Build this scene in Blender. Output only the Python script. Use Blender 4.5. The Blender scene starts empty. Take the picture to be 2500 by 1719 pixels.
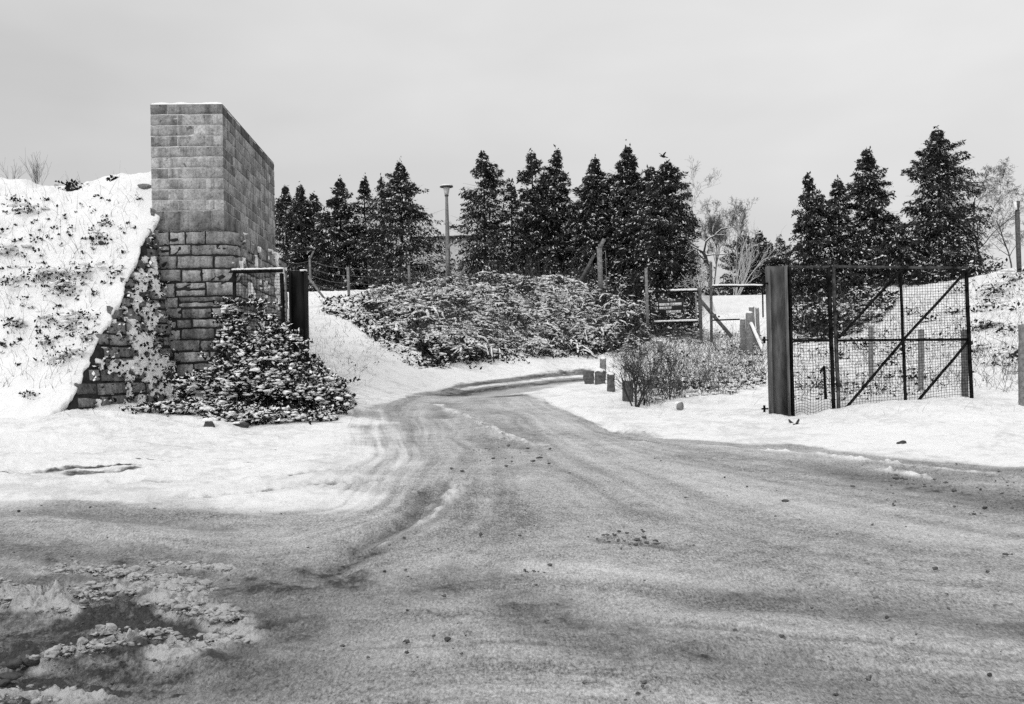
import bpy, math, random
import numpy as np
from mathutils import Matrix, Vector

rng = np.random.default_rng(11)
random.seed(11)
sc = bpy.context.scene
C = sc.collection

# ------------------------------------------------------------------ camera
F, CX, CY = 2600.0, 1250.0, 859.5          # focal length and centre in photo pixels (2500 wide)
EYE = np.array([0.0, 0.0, 1.6])
PITCH, ROLL = math.radians(1.0), math.radians(-1.2)
Rm = Matrix.Rotation(math.radians(90) + PITCH, 3, 'X') @ Matrix.Rotation(ROLL, 3, 'Z')
cam_data = bpy.data.cameras.new('camera')
cam_data.sensor_width = 36.0
cam_data.lens = 36.0 * F / 2500.0
cam_data.clip_start, cam_data.clip_end = 0.1, 3000.0
cam = bpy.data.objects.new('camera', cam_data)
cam.matrix_world = Matrix.Translation(Vector(EYE)) @ Rm.to_4x4()
C.objects.link(cam)
sc.camera = cam
RM = np.array(Rm)

# ------------------------------------------------------------------ light and exposure
SUN_AZ, SUN_EL = math.radians(218), math.radians(38)   # azimuth clockwise from +Y: behind the left shoulder
sd = bpy.data.lights.new('sun', 'SUN')
sd.energy, sd.angle, sd.color = 1.5, math.radians(28), (1.0, 1.0, 1.0)
so = bpy.data.objects.new('sun', sd)
sun_dir = Vector((math.sin(SUN_AZ) * math.cos(SUN_EL), math.cos(SUN_AZ) * math.cos(SUN_EL), math.sin(SUN_EL)))
so.rotation_euler = sun_dir.to_track_quat('Z', 'Y').to_euler()
so.location = (0, 0, 30)
C.objects.link(so)

w = bpy.data.worlds.new('World')
sc.world = w
w.use_nodes = True
sc.view_settings.view_transform = 'Standard'
sc.view_settings.look = 'None'
sc.view_settings.exposure = 0.0
sc.view_settings.gamma = 1.0
sc.cycles.max_bounces = 5
sc.cycles.diffuse_bounces = 3
sc.cycles.sample_clamp_indirect = 2.0
sc.cycles.caustics_reflective = False
sc.cycles.caustics_refractive = False
sc.cycles.use_denoising = False            # black-and-white film look: keep the fine sampling grain


def nd(nt, typ, props=None, **ins):
    n = nt.nodes.new(typ)
    for k, v in (props or {}).items():
        setattr(n, k, v)
    for k, v in ins.items():
        key = int(k[1:]) if k[0] == 'i' and k[1:].isdigit() else k.replace('_', ' ')
        s = n.inputs[key]
        if isinstance(v, bpy.types.NodeSocket):
            nt.links.new(v, s)
        else:
            s.default_value = v
    return n


def mth(nt, op, a, b=0.0, clamp=False):
    n = nd(nt, 'ShaderNodeMath', {'operation': op, 'use_clamp': clamp}, i0=a, i1=b)
    return n.outputs[0]


def ramp(nt, fac, lo, hi, a=0.0, b=1.0, smooth=True):
    n = nd(nt, 'ShaderNodeMapRange', {'interpolation_type': 'SMOOTHSTEP' if smooth else 'LINEAR', 'clamp': True},
           Value=fac, From_Min=lo, From_Max=hi, To_Min=a, To_Max=b)
    return n.outputs[0]


def noise(nt, vec, scale, detail=4.0, rough=0.55, dist=0.0):
    n = nd(nt, 'ShaderNodeTexNoise', {}, Vector=vec, Scale=scale, Detail=detail, Roughness=rough, Distortion=dist)
    return n.outputs['Fac']


def scl(nt, vec, x, y, z):
    return nd(nt, 'ShaderNodeVectorMath', {'operation': 'MULTIPLY'}, i0=vec, i1=(x, y, z)).outputs[0]


def lerp(nt, f, a, b):   # float mix
    n = nd(nt, 'ShaderNodeMix', {'data_type': 'FLOAT'}, i0=f, i2=a, i3=b)
    return n.outputs[0]


# sky: nishita in greyscale, under a cloud sheet that is brighter overhead
nt = w.node_tree
nt.nodes.clear()
sky = nd(nt, 'ShaderNodeTexSky', {'sky_type': 'NISHITA', 'sun_disc': False, 'sun_elevation': SUN_EL,
                                  'sun_rotation': SUN_AZ, 'air_density': 1.0, 'dust_density': 3.0})
bw = nd(nt, 'ShaderNodeRGBToBW', {}, Color=sky.outputs[0]).outputs[0]
tc = nd(nt, 'ShaderNodeTexCoord').outputs['Generated']
sep = nd(nt, 'ShaderNodeSeparateXYZ', {}, Vector=tc)
z_up = mth(nt, 'MAXIMUM', sep.outputs['Z'], 0.0)
cl = noise(nt, scl(nt, tc, 1.0, 1.0, 3.2), 2.1, 3.0, 0.5, 0.3)
cl2 = noise(nt, scl(nt, tc, 1.0, 1.0, 2.5), 5.0, 3.0, 0.55, 0.2)
base = mth(nt, 'ADD', 5.55, mth(nt, 'MULTIPLY', z_up, 4.8))
base = mth(nt, 'ADD', base, mth(nt, 'MULTIPLY', mth(nt, 'SUBTRACT', cl, 0.5), 2.4))
base = mth(nt, 'ADD', base, mth(nt, 'MULTIPLY', mth(nt, 'SUBTRACT', cl2, 0.5), 1.2))
base = mth(nt, 'ADD', base, mth(nt, 'MULTIPLY', sep.outputs['X'], 1.7))     # thicker cloud to the left
lum = mth(nt, 'ADD', mth(nt, 'MULTIPLY', bw, 0.12), base)
bg = nd(nt, 'ShaderNodeBackground', {}, Color=lum, Strength=0.1)
wo = nd(nt, 'ShaderNodeOutputWorld')
nt.links.new(bg.outputs[0], wo.inputs[0])

# ------------------------------------------------------------------ picture -> place helpers


def ray(u, v):
    d = np.stack([(np.asarray(u, float) - CX) / F, -(np.asarray(v, float) - CY) / F, -np.ones_like(np.asarray(u, float))], -1)
    return d @ RM.T


def at(u, v, D):
    d = ray(u, v)
    return EYE + d * (D / d[..., 1])[..., None] if d.ndim > 1 else EYE + d * (D / d[1])


def vnoise(x, y, seed=0):
    xi = np.floor(x).astype(np.int64)
    yi = np.floor(y).astype(np.int64)
    fx, fy = x - xi, y - yi
    fx = fx * fx * (3 - 2 * fx)
    fy = fy * fy * (3 - 2 * fy)

    def h(a, b):
        n = (a * 374761393 + b * 668265263 + seed * 1442695041) & 0x7fffffff
        n = ((n ^ (n >> 13)) * 1274126177) & 0x7fffffff
        return ((n ^ (n >> 16)) & 0xffff) / 65535.0
    return (h(xi, yi) * (1 - fx) + h(xi + 1, yi) * fx) * (1 - fy) + (h(xi, yi + 1) * (1 - fx) + h(xi + 1, yi + 1) * fx) * fy


def fbm(x, y, oct=4, seed=0, gain=0.5):
    a, t, s = 1.0, 0.0, 0.0
    for i in range(oct):
        t = t + a * vnoise(x * 2 ** i + 17.3 * i, y * 2 ** i - 9.1 * i, seed + i)
        s += a
        a *= gain
    return t / s - 0.5


# ------------------------------------------------------------------ terrain base height
ctrl = []
for D in (2.5, 5, 7.5, 10, 12.5, 14):
    for s in (-1.0, -0.5, -0.2, 0.15, 0.5, 1.0):
        x = s * D
        ctrl.append((x, D, 0.053 * (D - 5) - 0.045 * x * D / 20))
PX = [(0, 1050, 16.8), (175, 1005, 17.9), (300, 1010, 18.4), (430, 1000, 19.5), (520, 1040, 18), (700, 1015, 19.5), (860, 990, 22),
      (600, 1110, 15.5), (725, 985, 20.2), (760, 900, 26.5), (750, 728, 47), (800, 840, 31), (850, 940, 24.5), (950, 900, 28.5), (1000, 728, 45),
      (900, 800, 35), (1150, 690, 43), (1150, 800, 36), (1150, 890, 33.5), (1300, 880, 36), (1300, 692, 43), (1430, 745, 41), (1430, 870, 38.5),
      (1530, 770, 41), (1530, 858, 38), (1640, 845, 38), (1710, 838, 41), (1850, 830, 39), (1404, 902, 36), (1426, 936, 30), (1300, 914, 33), (1300, 955, 26.5), (1180, 930, 30.5), (1200, 972, 25), (1033, 953, 27.5), (1040, 975, 24.5),
      (1500, 1008, 21.5), (1330, 950, 26), (1600, 980, 23.5), (1700, 925, 28.5), (1860, 905, 31), (1990, 900, 30), (2100, 895, 32),
      (2100, 800, 38), (2000, 790, 40), (2200, 705, 45), (2350, 692, 43), (2350, 950, 26), (2460, 1000, 22.8), (2450, 850, 30),
      (2500, 668, 39), (2420, 765, 36), (1900, 1025, 20), (2050, 1005, 20.4), (2370, 975, 21.7), (2500, 1140, 14.3), (1250, 1010, 20.5),
      (850, 715, 58), (1200, 695, 58), (1500, 720, 56), (1700, 745, 58), (2100, 690, 54), (1900, 750, 50), (620, 720, 50), (2480, 660, 50)]
for u, v, D in PX:
    ctrl.append(tuple(at(u, v, D)))
for s, D, z in [(-1, 18, 1.2), (-1, 30, 2.5), (-1, 45, 5), (-0.45, 30, 2.0), (-0.45, 45, 4.8), (-0.45, 60, 6), (1, 18, .3), (1, 28, 2.5), (1, 45, 5.2),
                (0.7, 22, .9), (0.7, 35, 4.0), (-1, 80, 6.3), (-.3, 80, 6.3), (0, 80, 6.3), (.3, 80, 6.0), (1, 80, 6.2), (-1, 250, 6.5), (0, 250, 6.5), (1, 250, 6.5), (.5, 150, 6.4), (-.5, 150, 6.4)]:
    ctrl.append((s * D, D, z))
ctrl = np.array(ctrl)


def warp(x, y):
    yy = np.clip(y, 3.0, 400.0)
    return np.stack([np.clip(x / yy, -1.3, 1.3) * 3.0, np.log(yy) * 2.2], -1)


def tps_phi(r2):
    return 0.5 * r2 * np.log(r2 + 1e-9)


cw = warp(ctrl[:, 0], ctrl[:, 1])
n_ = len(cw)
K = tps_phi(((cw[:, None] - cw[None]) ** 2).sum(-1)) + np.eye(n_) * 0.01
Pm = np.hstack([np.ones((n_, 1)), cw])
A = np.block([[K, Pm], [Pm.T, np.zeros((3, 3))]])
sol = np.linalg.solve(A, np.concatenate([ctrl[:, 2], np.zeros(3)]))
# cache on a regular grid in the warped coordinates
GA = np.linspace(-3.9, 3.9, 330)
GB = np.linspace(math.log(3.0) * 2.2, math.log(400.0) * 2.2, 420)
ga, gb = np.meshgrid(GA, GB, indexing='ij')
q = np.stack([ga.ravel(), gb.ravel()], -1)
ZC = np.zeros(len(q))
for i in range(0, len(q), 40000):
    qq = q[i:i + 40000]
    ZC[i:i + 40000] = tps_phi(((qq[:, None] - cw[None]) ** 2).sum(-1)) @ sol[:n_] + sol[n_] + qq @ sol[n_ + 1:]
ZC = ZC.reshape(ga.shape)


def gz(x, y):
    x = np.asarray(x, float)
    y = np.asarray(y, float)
    wv = warp(x, y)
    a = np.clip((wv[..., 0] - GA[0]) / (GA[1] - GA[0]), 0, len(GA) - 1.001)
    b = np.clip((wv[..., 1] - GB[0]) / (GB[1] - GB[0]), 0, len(GB) - 1.001)
    i, j = a.astype(int), b.astype(int)
    fa, fb = a - i, b - j
    return (ZC[i, j] * (1 - fa) + ZC[i + 1, j] * fa) * (1 - fb) + (ZC[i, j + 1] * (1 - fa) + ZC[i + 1, j + 1] * fa) * fb


def hit(u, v, hf=gz, lo=4.0, hi=75.0, n=700):
    """first point where the line of sight through photo pixel (u, v) meets height field hf"""
    u = np.atleast_1d(np.asarray(u, float))
    v = np.atleast_1d(np.asarray(v, float))
    d = ray(u, v)
    d = d / d[:, 1:2]
    Ds = np.exp(np.linspace(math.log(lo), math.log(hi), n))
    out = np.full(len(u), np.nan)
    for i in range(0, len(u), 4000):
        dd = d[i:i + 4000]
        X = dd[:, 0:1] * Ds
        Y = np.broadcast_to(Ds, X.shape)
        Z = EYE[2] + dd[:, 2:3] * Ds
        below = Z <= hf(X, Y)
        k = below.argmax(1)
        ok = below.any(1)
        out[i:i + 4000] = np.where(ok, Ds[k], hi)
    P = EYE + d * out[:, None]
    P[:, 2] = hf(P[:, 0], P[:, 1])
    return P


def gpt(u, v):
    return hit([u], [v])[0]


# ------------------------------------------------------------------ mesh helpers
class MB:
    def __init__(s):
        s.V, s.Q, s.T, s.A, s.n = [], [], [], [], 0

    def add(s, V, Q=None, T=None, a=0.5):
        V = np.asarray(V, float).reshape(-1, 3)
        if Q is not None and len(Q):
            s.Q.append(np.asarray(Q, np.int64).reshape(-1, 4) + s.n)
        if T is not None and len(T):
            s.T.append(np.asarray(T, np.int64).reshape(-1, 3) + s.n)
        s.V.append(V)
        s.A.append(np.broadcast_to(np.asarray(a, float), (len(V),)) if np.ndim(a) < 2 else np.asarray(a))
        s.n += len(V)

    def hexa(s, P, a=0.5):
        s.add(P, Q=[(0, 3, 2, 1), (4, 5, 6, 7), (0, 1, 5, 4), (1, 2, 6, 5), (2, 3, 7, 6), (3, 0, 4, 7)], a=a)

    def box(s, c, sx, sy, sz, ex=(1, 0, 0), ey=(0, 1, 0), ez=(0, 0, 1), jit=0.0, a=0.5):
        c, ex, ey, ez = (np.asarray(t, float) for t in (c, ex, ey, ez))
        P = [c + ex * i * sx / 2 + ey * j * sy / 2 + ez * k * sz / 2 for k in (-1, 1) for i, j in ((-1, -1), (1, -1), (1, 1), (-1, 1))]
        P = np.array(P) + rng.normal(0, 1, (8, 3)) * jit
        s.hexa(P, a)

    def beam(s, p, q, wd, dp, nrm=(0, 1, 0), a=0.5):
        """bar from p to q; wd across, dp along nrm"""
        p, q, nrm = np.asarray(p, float), np.asarray(q, float), np.asarray(nrm, float)
        t = q - p
        t = t / np.linalg.norm(t)
        b = nrm - t * nrm.dot(t)
        b /= np.linalg.norm(b)
        cx = np.cross(b, t)
        P = [e + cx * i * wd / 2 + b * j * dp / 2 for e in (p, q) for i, j in ((-1, -1), (1, -1), (1, 1), (-1, 1))]
        s.hexa(P, a)

    def tube(s, pts, r, n=6, a=0.5, cap=True):
        pts = np.asarray(pts, float)
        r = np.broadcast_to(np.asarray(r, float), (len(pts),))
        t = np.gradient(pts, axis=0)
        t /= np.linalg.norm(t, axis=1)[:, None] + 1e-12
        ref = np.array([0, 0, 1.0]) if abs(t[:, 2]).mean() < 0.8 else np.array([1.0, 0, 0])
        b = np.cross(t, ref)
        b /= np.linalg.norm(b, axis=1)[:, None] + 1e-12
        c = np.cross(t, b)
        an = np.arange(n) * 2 * math.pi / n
        V = pts[:, None] + (b[:, None] * np.cos(an)[None, :, None] + c[:, None] * np.sin(an)[None, :, None]) * r[:, None, None]
        m = len(pts)
        Q = [(i * n + k, i * n + (k + 1) % n, (i + 1) * n + (k + 1) % n, (i + 1) * n + k) for i in range(m - 1) for k in range(n)]
        V = V.reshape(-1, 3)
        T = []
        if cap:
            V = np.vstack([V, pts[:1], pts[-1:]])
            T = [(m * n, (k + 1) % n, k) for k in range(n)] + [(m * n + 1, (m - 1) * n + k, (m - 1) * n + (k + 1) % n) for k in range(n)]
        s.add(V, Q, T, a)

    def lathe(s, c, prof, n=18, a=0.5):
        c = np.asarray(c, float)
        an = np.arange(n) * 2 * math.pi / n
        V = np.array([[c[0] + r * math.cos(t), c[1] + r * math.sin(t), c[2] + z] for r, z in prof for t in an])
        m = len(prof)
        Q = [(i * n + k, i * n + (k + 1) % n, (i + 1) * n + (k + 1) % n, (i + 1) * n + k) for i in range(m - 1) for k in range(n)]
        V = np.vstack([V, c + [0, 0, prof[0][1]], c + [0, 0, prof[-1][1]]])
        T = [(m * n, (k + 1) % n, k) for k in range(n)] + [(m * n + 1, (m - 1) * n + k, (m - 1) * n + (k + 1) % n) for k in range(n)]
        s.add(V, Q, T, a)

    def grid(s, P, a=0.5):
        """P (m, n, 3)"""
        m, n = P.shape[:2]
        idx = np.arange(m * n).reshape(m, n)
        Q = np.stack([idx[:-1, :-1], idx[:-1, 1:], idx[1:, 1:], idx[1:, :-1]], -1).reshape(-1, 4)
        s.add(P.reshape(-1, 3), Q, a=a if np.ndim(a) == 0 else np.asarray(a).reshape(-1))

    def build(s, name, mat, parent=None, loc=None, smooth=False):
        V = np.concatenate(s.V) if s.V else np.zeros((0, 3))
        A = np.concatenate(s.A) if s.A else np.zeros(0)
        Q = np.concatenate(s.Q) if s.Q else np.zeros((0, 4), int)
        T = np.concatenate(s.T) if s.T else np.zeros((0, 3), int)
        if parent is not None:
            loc = np.array(parent['_loc'])
        o = mesh_obj(name, V, Q, T, mat, {'shade': A}, parent, loc, smooth)
        return o


def mesh_obj(name, V, Q, T, mat, attrs=None, parent=None, loc=None, smooth=False):
    me = bpy.data.meshes.new(name)
    if loc is not None:
        V = V - np.asarray(loc)
    me.vertices.add(len(V))
    me.vertices.foreach_set('co', V.astype(np.float32).ravel())
    nq, ntri = len(Q), len(T)
    me.loops.add(nq * 4 + ntri * 3)
    me.loops.foreach_set('vertex_index', np.concatenate([np.asarray(Q).ravel(), np.asarray(T).ravel()]).astype(np.int32))
    me.polygons.add(nq + ntri)
    st = np.concatenate([np.arange(nq) * 4, nq * 4 + np.arange(ntri) * 3]).astype(np.int32)
    me.polygons.foreach_set('loop_start', st)
    if smooth:
        me.polygons.foreach_set('use_smooth', np.ones(nq + ntri, bool))
    me.update(calc_edges=True)
    for k, v in (attrs or {}).items():
        v = np.asarray(v, np.float32)
        if v.ndim == 1:
            at_ = me.attributes.new(k, 'FLOAT', 'POINT')
            at_.data.foreach_set('value', v)
        else:
            at_ = me.attributes.new(k, 'FLOAT_COLOR', 'POINT')
            at_.data.foreach_set('color', v.ravel())
    me.materials.append(mat)
    o = bpy.data.objects.new(name, me)
    C.objects.link(o)
    if parent is not None:
        p = parent
        o.parent = p
        o['_loc'] = [float(t) for t in loc]
    elif loc is not None:
        o.location = [float(t) for t in loc]
        o['_loc'] = [float(t) for t in loc]
    else:
        o['_loc'] = [0.0, 0.0, 0.0]
    return o


def tag(o, label=None, cat=None, group=None, kind=None):
    if label:
        o['label'] = label
    if cat:
        o['category'] = cat
    if group:
        o['group'] = group
    if kind:
        o['kind'] = kind
    return o


def thing(name, label, cat, loc, group=None):
    o = bpy.data.objects.new(name, None)
    o.empty_display_size = 0.2
    o.location = [float(t) for t in loc]
    C.objects.link(o)
    o['_loc'] = [float(t) for t in loc]
    return tag(o, label, cat, group)


# ------------------------------------------------------------------ materials (all neutral grey: a monochrome picture)
def new_mat(name):
    m = bpy.data.materials.new(name)
    m.use_nodes = True
    nt = m.node_tree
    nt.nodes.clear()
    out = nd(nt, 'ShaderNodeOutputMaterial')
    b = nd(nt, 'ShaderNodeBsdfPrincipled')
    nt.links.new(b.outputs[0], out.inputs[0])
    b.inputs['Roughness'].default_value = 0.8
    b.inputs['Specular IOR Level'].default_value = 0.2
    return m, nt, b


def attr(nt, name='shade', out='Fac'):
    return nd(nt, 'ShaderNodeAttribute', {'attribute_name': name}).outputs[out]


def pos(nt):
    return nd(nt, 'ShaderNodeNewGeometry').outputs['Position']


def bump(nt, b, h, dist, strength=1.0):
    n = nd(nt, 'ShaderNodeBump', {}, Height=h, Distance=dist, Strength=strength)
    nt.links.new(n.outputs[0], b.inputs['Normal'])


def setcol(nt, b, f):
    nt.links.new(f, b.inputs['Base Color'])


def m_plain(name, c, var=0.3, scale=8.0, rough=0.8, spec=0.2, bmp=0.01, use_shade=False, stretch=(1, 1, 1)):
    m, nt, b = new_mat(name)
    p = scl(nt, pos(nt), *stretch)
    n1 = noise(nt, p, scale, 5.0, 0.65)
    f = ramp(nt, n1, 0.25, 0.75, c * (1 - var), c * (1 + var))
    if use_shade:
        f = mth(nt, 'MULTIPLY', f, mth(nt, 'MULTIPLY', attr(nt), 2.0))
    setcol(nt, b, f)
    b.inputs['Roughness'].default_value = rough
    b.inputs['Specular IOR Level'].default_value = spec
    if bmp:
        bump(nt, b, noise(nt, p, scale * 4, 4.0), bmp)
    return m


def m_snow(name='snow_material', c=0.88):
    m, nt, b = new_mat(name)
    p = pos(nt)
    f = ramp(nt, noise(nt, p, 1.2, 5.0, 0.6), 0.3, 0.7, c * 0.95, c * 1.02)
    setcol(nt, b, f)
    h = mth(nt, 'ADD', noise(nt, p, 9.0, 5.0, 0.6), mth(nt, 'MULTIPLY', noise(nt, p, 60.0, 3.0), 0.25))
    bump(nt, b, h, 0.06, 0.7)
    return m


def m_leaf(name, c=0.035, snow=0.86, thr=0.2, var=0.6):
    """leaf: dark underneath, snow lying on the upper side of the leaves whose 'shade' says they caught some"""
    m, nt, b = new_mat(name)
    g = nd(nt, 'ShaderNodeNewGeometry')
    nz = nd(nt, 'ShaderNodeSeparateXYZ', {}, Vector=g.outputs['True Normal']).outputs['Z']
    a = attr(nt)
    up = mth(nt, 'GREATER_THAN', nz, thr)
    nn = mth(nt, 'ADD', a, mth(nt, 'MULTIPLY', mth(nt, 'SUBTRACT', noise(nt, g.outputs['Position'], 14.0, 3.0), 0.5), 0.35))
    s = mth(nt, 'MULTIPLY', up, mth(nt, 'GREATER_THAN', nn, 0.5))
    dark = ramp(nt, noise(nt, g.outputs['Position'], 2.3, 3.0), 0.3, 0.7, c * (1 - var), c * (1 + var))
    setcol(nt, b, lerp(nt, s, dark, snow))
    b.inputs['Roughness'].default_value = 0.8
    b.inputs['Specular IOR Level'].default_value = 0.04
    return m


def m_stone(name, lo, hi, stain=0.6, fine=26.0, vstain=0.0):
    m, nt, b = new_mat(name)
    p = pos(nt)
    sh = attr(nt)
    n1 = noise(nt, p, 5.0, 6.0, 0.7)
    n2 = noise(nt, p, fine, 4.0, 0.7)
    n3 = noise(nt, scl(nt, p, 3.0, 3.0, 0.35), 2.2, 4.0, 0.6)
    f = mth(nt, 'ADD', mth(nt, 'MULTIPLY', n1, 0.55), mth(nt, 'MULTIPLY', n2, 0.45))
    f = ramp(nt, f, 0.36, 0.62, lo, hi, False)
    f = mth(nt, 'MULTIPLY', f, mth(nt, 'MULTIPLY', sh, 2.0))
    dk = ramp(nt, noise(nt, p, 9.0, 5.0, 0.75, 0.6), 0.56, 0.70, 1.0, 1.0 - stain)
    f = mth(nt, 'MULTIPLY', f, dk)
    if vstain:
        f = mth(nt, 'MULTIPLY', f, ramp(nt, n3, 0.45, 0.68, 1.0, 1.0 - vstain))
    setcol(nt, b, f)
    b.inputs['Roughness'].default_value = 0.9
    b.inputs['Specular IOR Level'].default_value = 0.05
    bump(nt, b, mth(nt, 'ADD', n1, n2), 0.03, 0.6)
    return m


M = {}
M['snow'] = m_snow()
M['block'] = m_stone('concrete_block_material', 0.18, 0.56, 0.7, vstain=0.45)
M['rubble'] = m_stone('rubble_stone_material', 0.10, 0.46, 0.6, vstain=0.5)
M['wingstone'] = m_stone('wing_wall_stone_material', 0.07, 0.34, 0.6, vstain=0.35)
M['mortar_light'] = m_plain('pale_mortar_material', 0.55, 0.3, 12)
M['mortar_dark'] = m_plain('dark_joint_material', 0.02, 0.5, 10)
M['steel'] = m_plain('painted_steel_material', 0.12, 0.55, 3.0, 0.7, 0.1, 0.004, stretch=(3, 3, .6))
M['steel_dark'] = m_plain('dark_steel_material', 0.016, 0.5, 3.0, 0.8, 0.03, 0.004, stretch=(3, 3, .6))
M['gate'] = m_plain('gate_bar_material', 0.012, 0.9, 6.0, 0.8, 0.02, 0.003)
M['gate_light'] = m_plain('worn_gate_bar_material', 0.06, 0.9, 7.0, 0.8, 0.05, 0.003)
M['wire'] = m_plain('wire_material', 0.012, 0.4, 20, 0.8, 0.02, 0)
M['concrete'] = m_plain('concrete_post_material', 0.19, 0.45, 14.0, bmp=0.01)
M['concrete_dark'] = m_plain('old_concrete_material', 0.10, 0.6, 14.0, bmp=0.015)
M['bark'] = m_plain('bark_material', 0.035, 0.6, 12.0, bmp=0.01)
M['birch'] = m_plain('birch_bark_material', 0.12, 0.5, 9.0, bmp=0.0)
M['twig'] = m_plain('dry_twig_material', 0.09, 0.6, 9.0, bmp=0.0)
M['conifer'] = m_leaf('conifer_leaf_material', 0.046)
M['bramble'] = m_leaf('bramble_leaf_material', 0.022, thr=0.1)
M['brush'] = m_leaf('brush_leaf_material', 0.05, thr=0.15)
M['rock'] = m_stone('rock_material', 0.03, 0.10, 0.5)
M['rock_grey'] = m_stone('grey_rock_material', 0.12, 0.32, 0.4)
M['pale_wall'] = m_plain('pale_cladding_material', 0.62, 0.08, 2.0, bmp=0)
M['far_wall'] = m_plain('far_wall_material', 0.42, 0.12, 0.6, bmp=0)
M['roof_snow'] = m_plain('snow_dusted_roof_material', 0.74, 0.08, 3.0, bmp=0.01)
M['snow_dirty'] = m_plain('trodden_snow_material', 0.38, 0.3, 12.0, bmp=0.01)
M['dark_trim'] = m_plain('dark_trim_material', 0.08, 0.3, 2.0, bmp=0)
M['sign'] = m_plain('sign_board_material', 0.03, 0.4, 4.0, bmp=0)
M['sign_paint'] = m_plain('sign_lettering_material', 0.8, 0.25, 25.0, bmp=0)
M['lamp_glass'] = m_plain('lantern_glass_material', 0.55, 0.1, 6.0, 0.25, 0.5, 0)
M['feather'] = m_plain('black_feather_material', 0.012, 0.3, 6.0, bmp=0)

# ground material: snow, trodden slush road, dark earth under the brambles, painted tree shade at the sign gate
m, nt, b = new_mat('ground_material')
p = pos(nt)
mk = nd(nt, 'ShaderNodeAttribute', {'attribute_name': 'mask'})
sepc = nd(nt, 'ShaderNodeSeparateColor', {}, Color=mk.outputs['Color'])
rd, dk, vg = sepc.outputs[0], sepc.outputs[1], sepc.outputs[2]
hp = mk.outputs['Alpha']
nA = noise(nt, p, 0.9, 6.0, 0.65, 0.5)
nB = noise(nt, p, 5.0, 6.0, 0.7, 0.4)
nC = noise(nt, p, 34.0, 5.0, 0.7)
nS = noise(nt, scl(nt, p, 0.7, 1.0, 1.0), 2.6, 6.0, 0.7, 0.8)
nV = noise(nt, p, 120.0, 3.0, 0.7)
nW = noise(nt, scl(nt, p, 0.5, 1.0, 1.0), 0.55, 5.0, 0.6, 1.2)
tone = mth(nt, 'ADD', mth(nt, 'MULTIPLY', nA, 0.16), mth(nt, 'MULTIPLY', nB, 0.24))
tone = mth(nt, 'ADD', tone, mth(nt, 'MULTIPLY', nW, 0.22))
tone = mth(nt, 'ADD', tone, mth(nt, 'MULTIPLY', nC, 0.24))
nG = noise(nt, scl(nt, p, 1.0, 0.36, 1.0), 62.0, 2.0, 0.8)
nH = noise(nt, scl(nt, p, 0.8, 0.5, 1.0), 15.0, 4.0, 0.7, 0.5)
tone = mth(nt, 'ADD', tone, mth(nt, 'ADD', mth(nt, 'MULTIPLY', nG, 0.52), mth(nt, 'MULTIPLY', nH, 0.16)))
stk = attr(nt, 'streak')
tone = mth(nt, 'SUBTRACT', tone, 0.26)
tone = mth(nt, 'ADD', tone, mth(nt, 'MULTIPLY', stk, 0.27))
road = ramp(nt, tone, 0.34, 0.66, 0.13, 0.72, False)
road = mth(nt, 'MULTIPLY', road, ramp(nt, mth(nt, 'MULTIPLY', dk, ramp(nt, mth(nt, 'ADD', mth(nt, 'ADD', nB, nH), stk), 0.65, 1.2, 0.35, 1.35, False)), 0.0, 1.0, 1.0, 0.12, False))
speck = ramp(nt, mth(nt, 'ADD', mth(nt, 'MULTIPLY', nB, 0.5), mth(nt, 'MULTIPLY', nC, 0.5)), 0.60, 0.66, 0.0, 1.0)
road = lerp(nt, mth(nt, 'MULTIPLY', speck, mth(nt, 'ADD', mth(nt, 'MULTIPLY', dk, 0.5), 0.12)), road, 0.03)
road = lerp(nt, mth(nt, 'MULTIPLY', ramp(nt, hp, 0.15, 0.7), ramp(nt, nH, 0.40, 0.56)), road, 0.50)
snowc = ramp(nt, mth(nt, 'ADD', mth(nt, 'MULTIPLY', nA, 0.5), mth(nt, 'MULTIPLY', nB, 0.5)), 0.36, 0.54, 0.66, 0.9)
rf = mth(nt, 'ADD', rd, mth(nt, 'MULTIPLY', mth(nt, 'SUBTRACT', mth(nt, 'ADD', mth(nt, 'MULTIPLY', nS, 0.5), mth(nt, 'MULTIPLY', nB, 0.5)), 0.5), 0.9))
rf = mth(nt, 'ADD', rf, mth(nt, 'MULTIPLY', stk, -0.55))
rf = mth(nt, 'ADD', rf, mth(nt, 'MULTIPLY', mth(nt, 'SUBTRACT', nC, 0.5), 0.4))
rf = ramp(nt, rf, 0.25, 0.75, 0.0, 1.0)
col = lerp(nt, rf, snowc, road)
vf = mth(nt, 'ADD', vg, mth(nt, 'MULTIPLY', mth(nt, 'SUBTRACT', mth(nt, 'ADD', nB, nC), 1.0), 1.3))
vf = ramp(nt, vf, 0.45, 0.6, 0.0, 1.0)
col = lerp(nt, vf, col, 0.05)
setcol(nt, b, col)
hh = mth(nt, 'ADD', mth(nt, 'MULTIPLY', nB, 0.5), mth(nt, 'MULTIPLY', nC, 0.35))
bump(nt, b, hh, 0.07, 1.0)
b.inputs['Roughness'].default_value = 0.75
b.inputs['Specular IOR Level'].default_value = 0.1
M['ground'] = m

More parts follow.
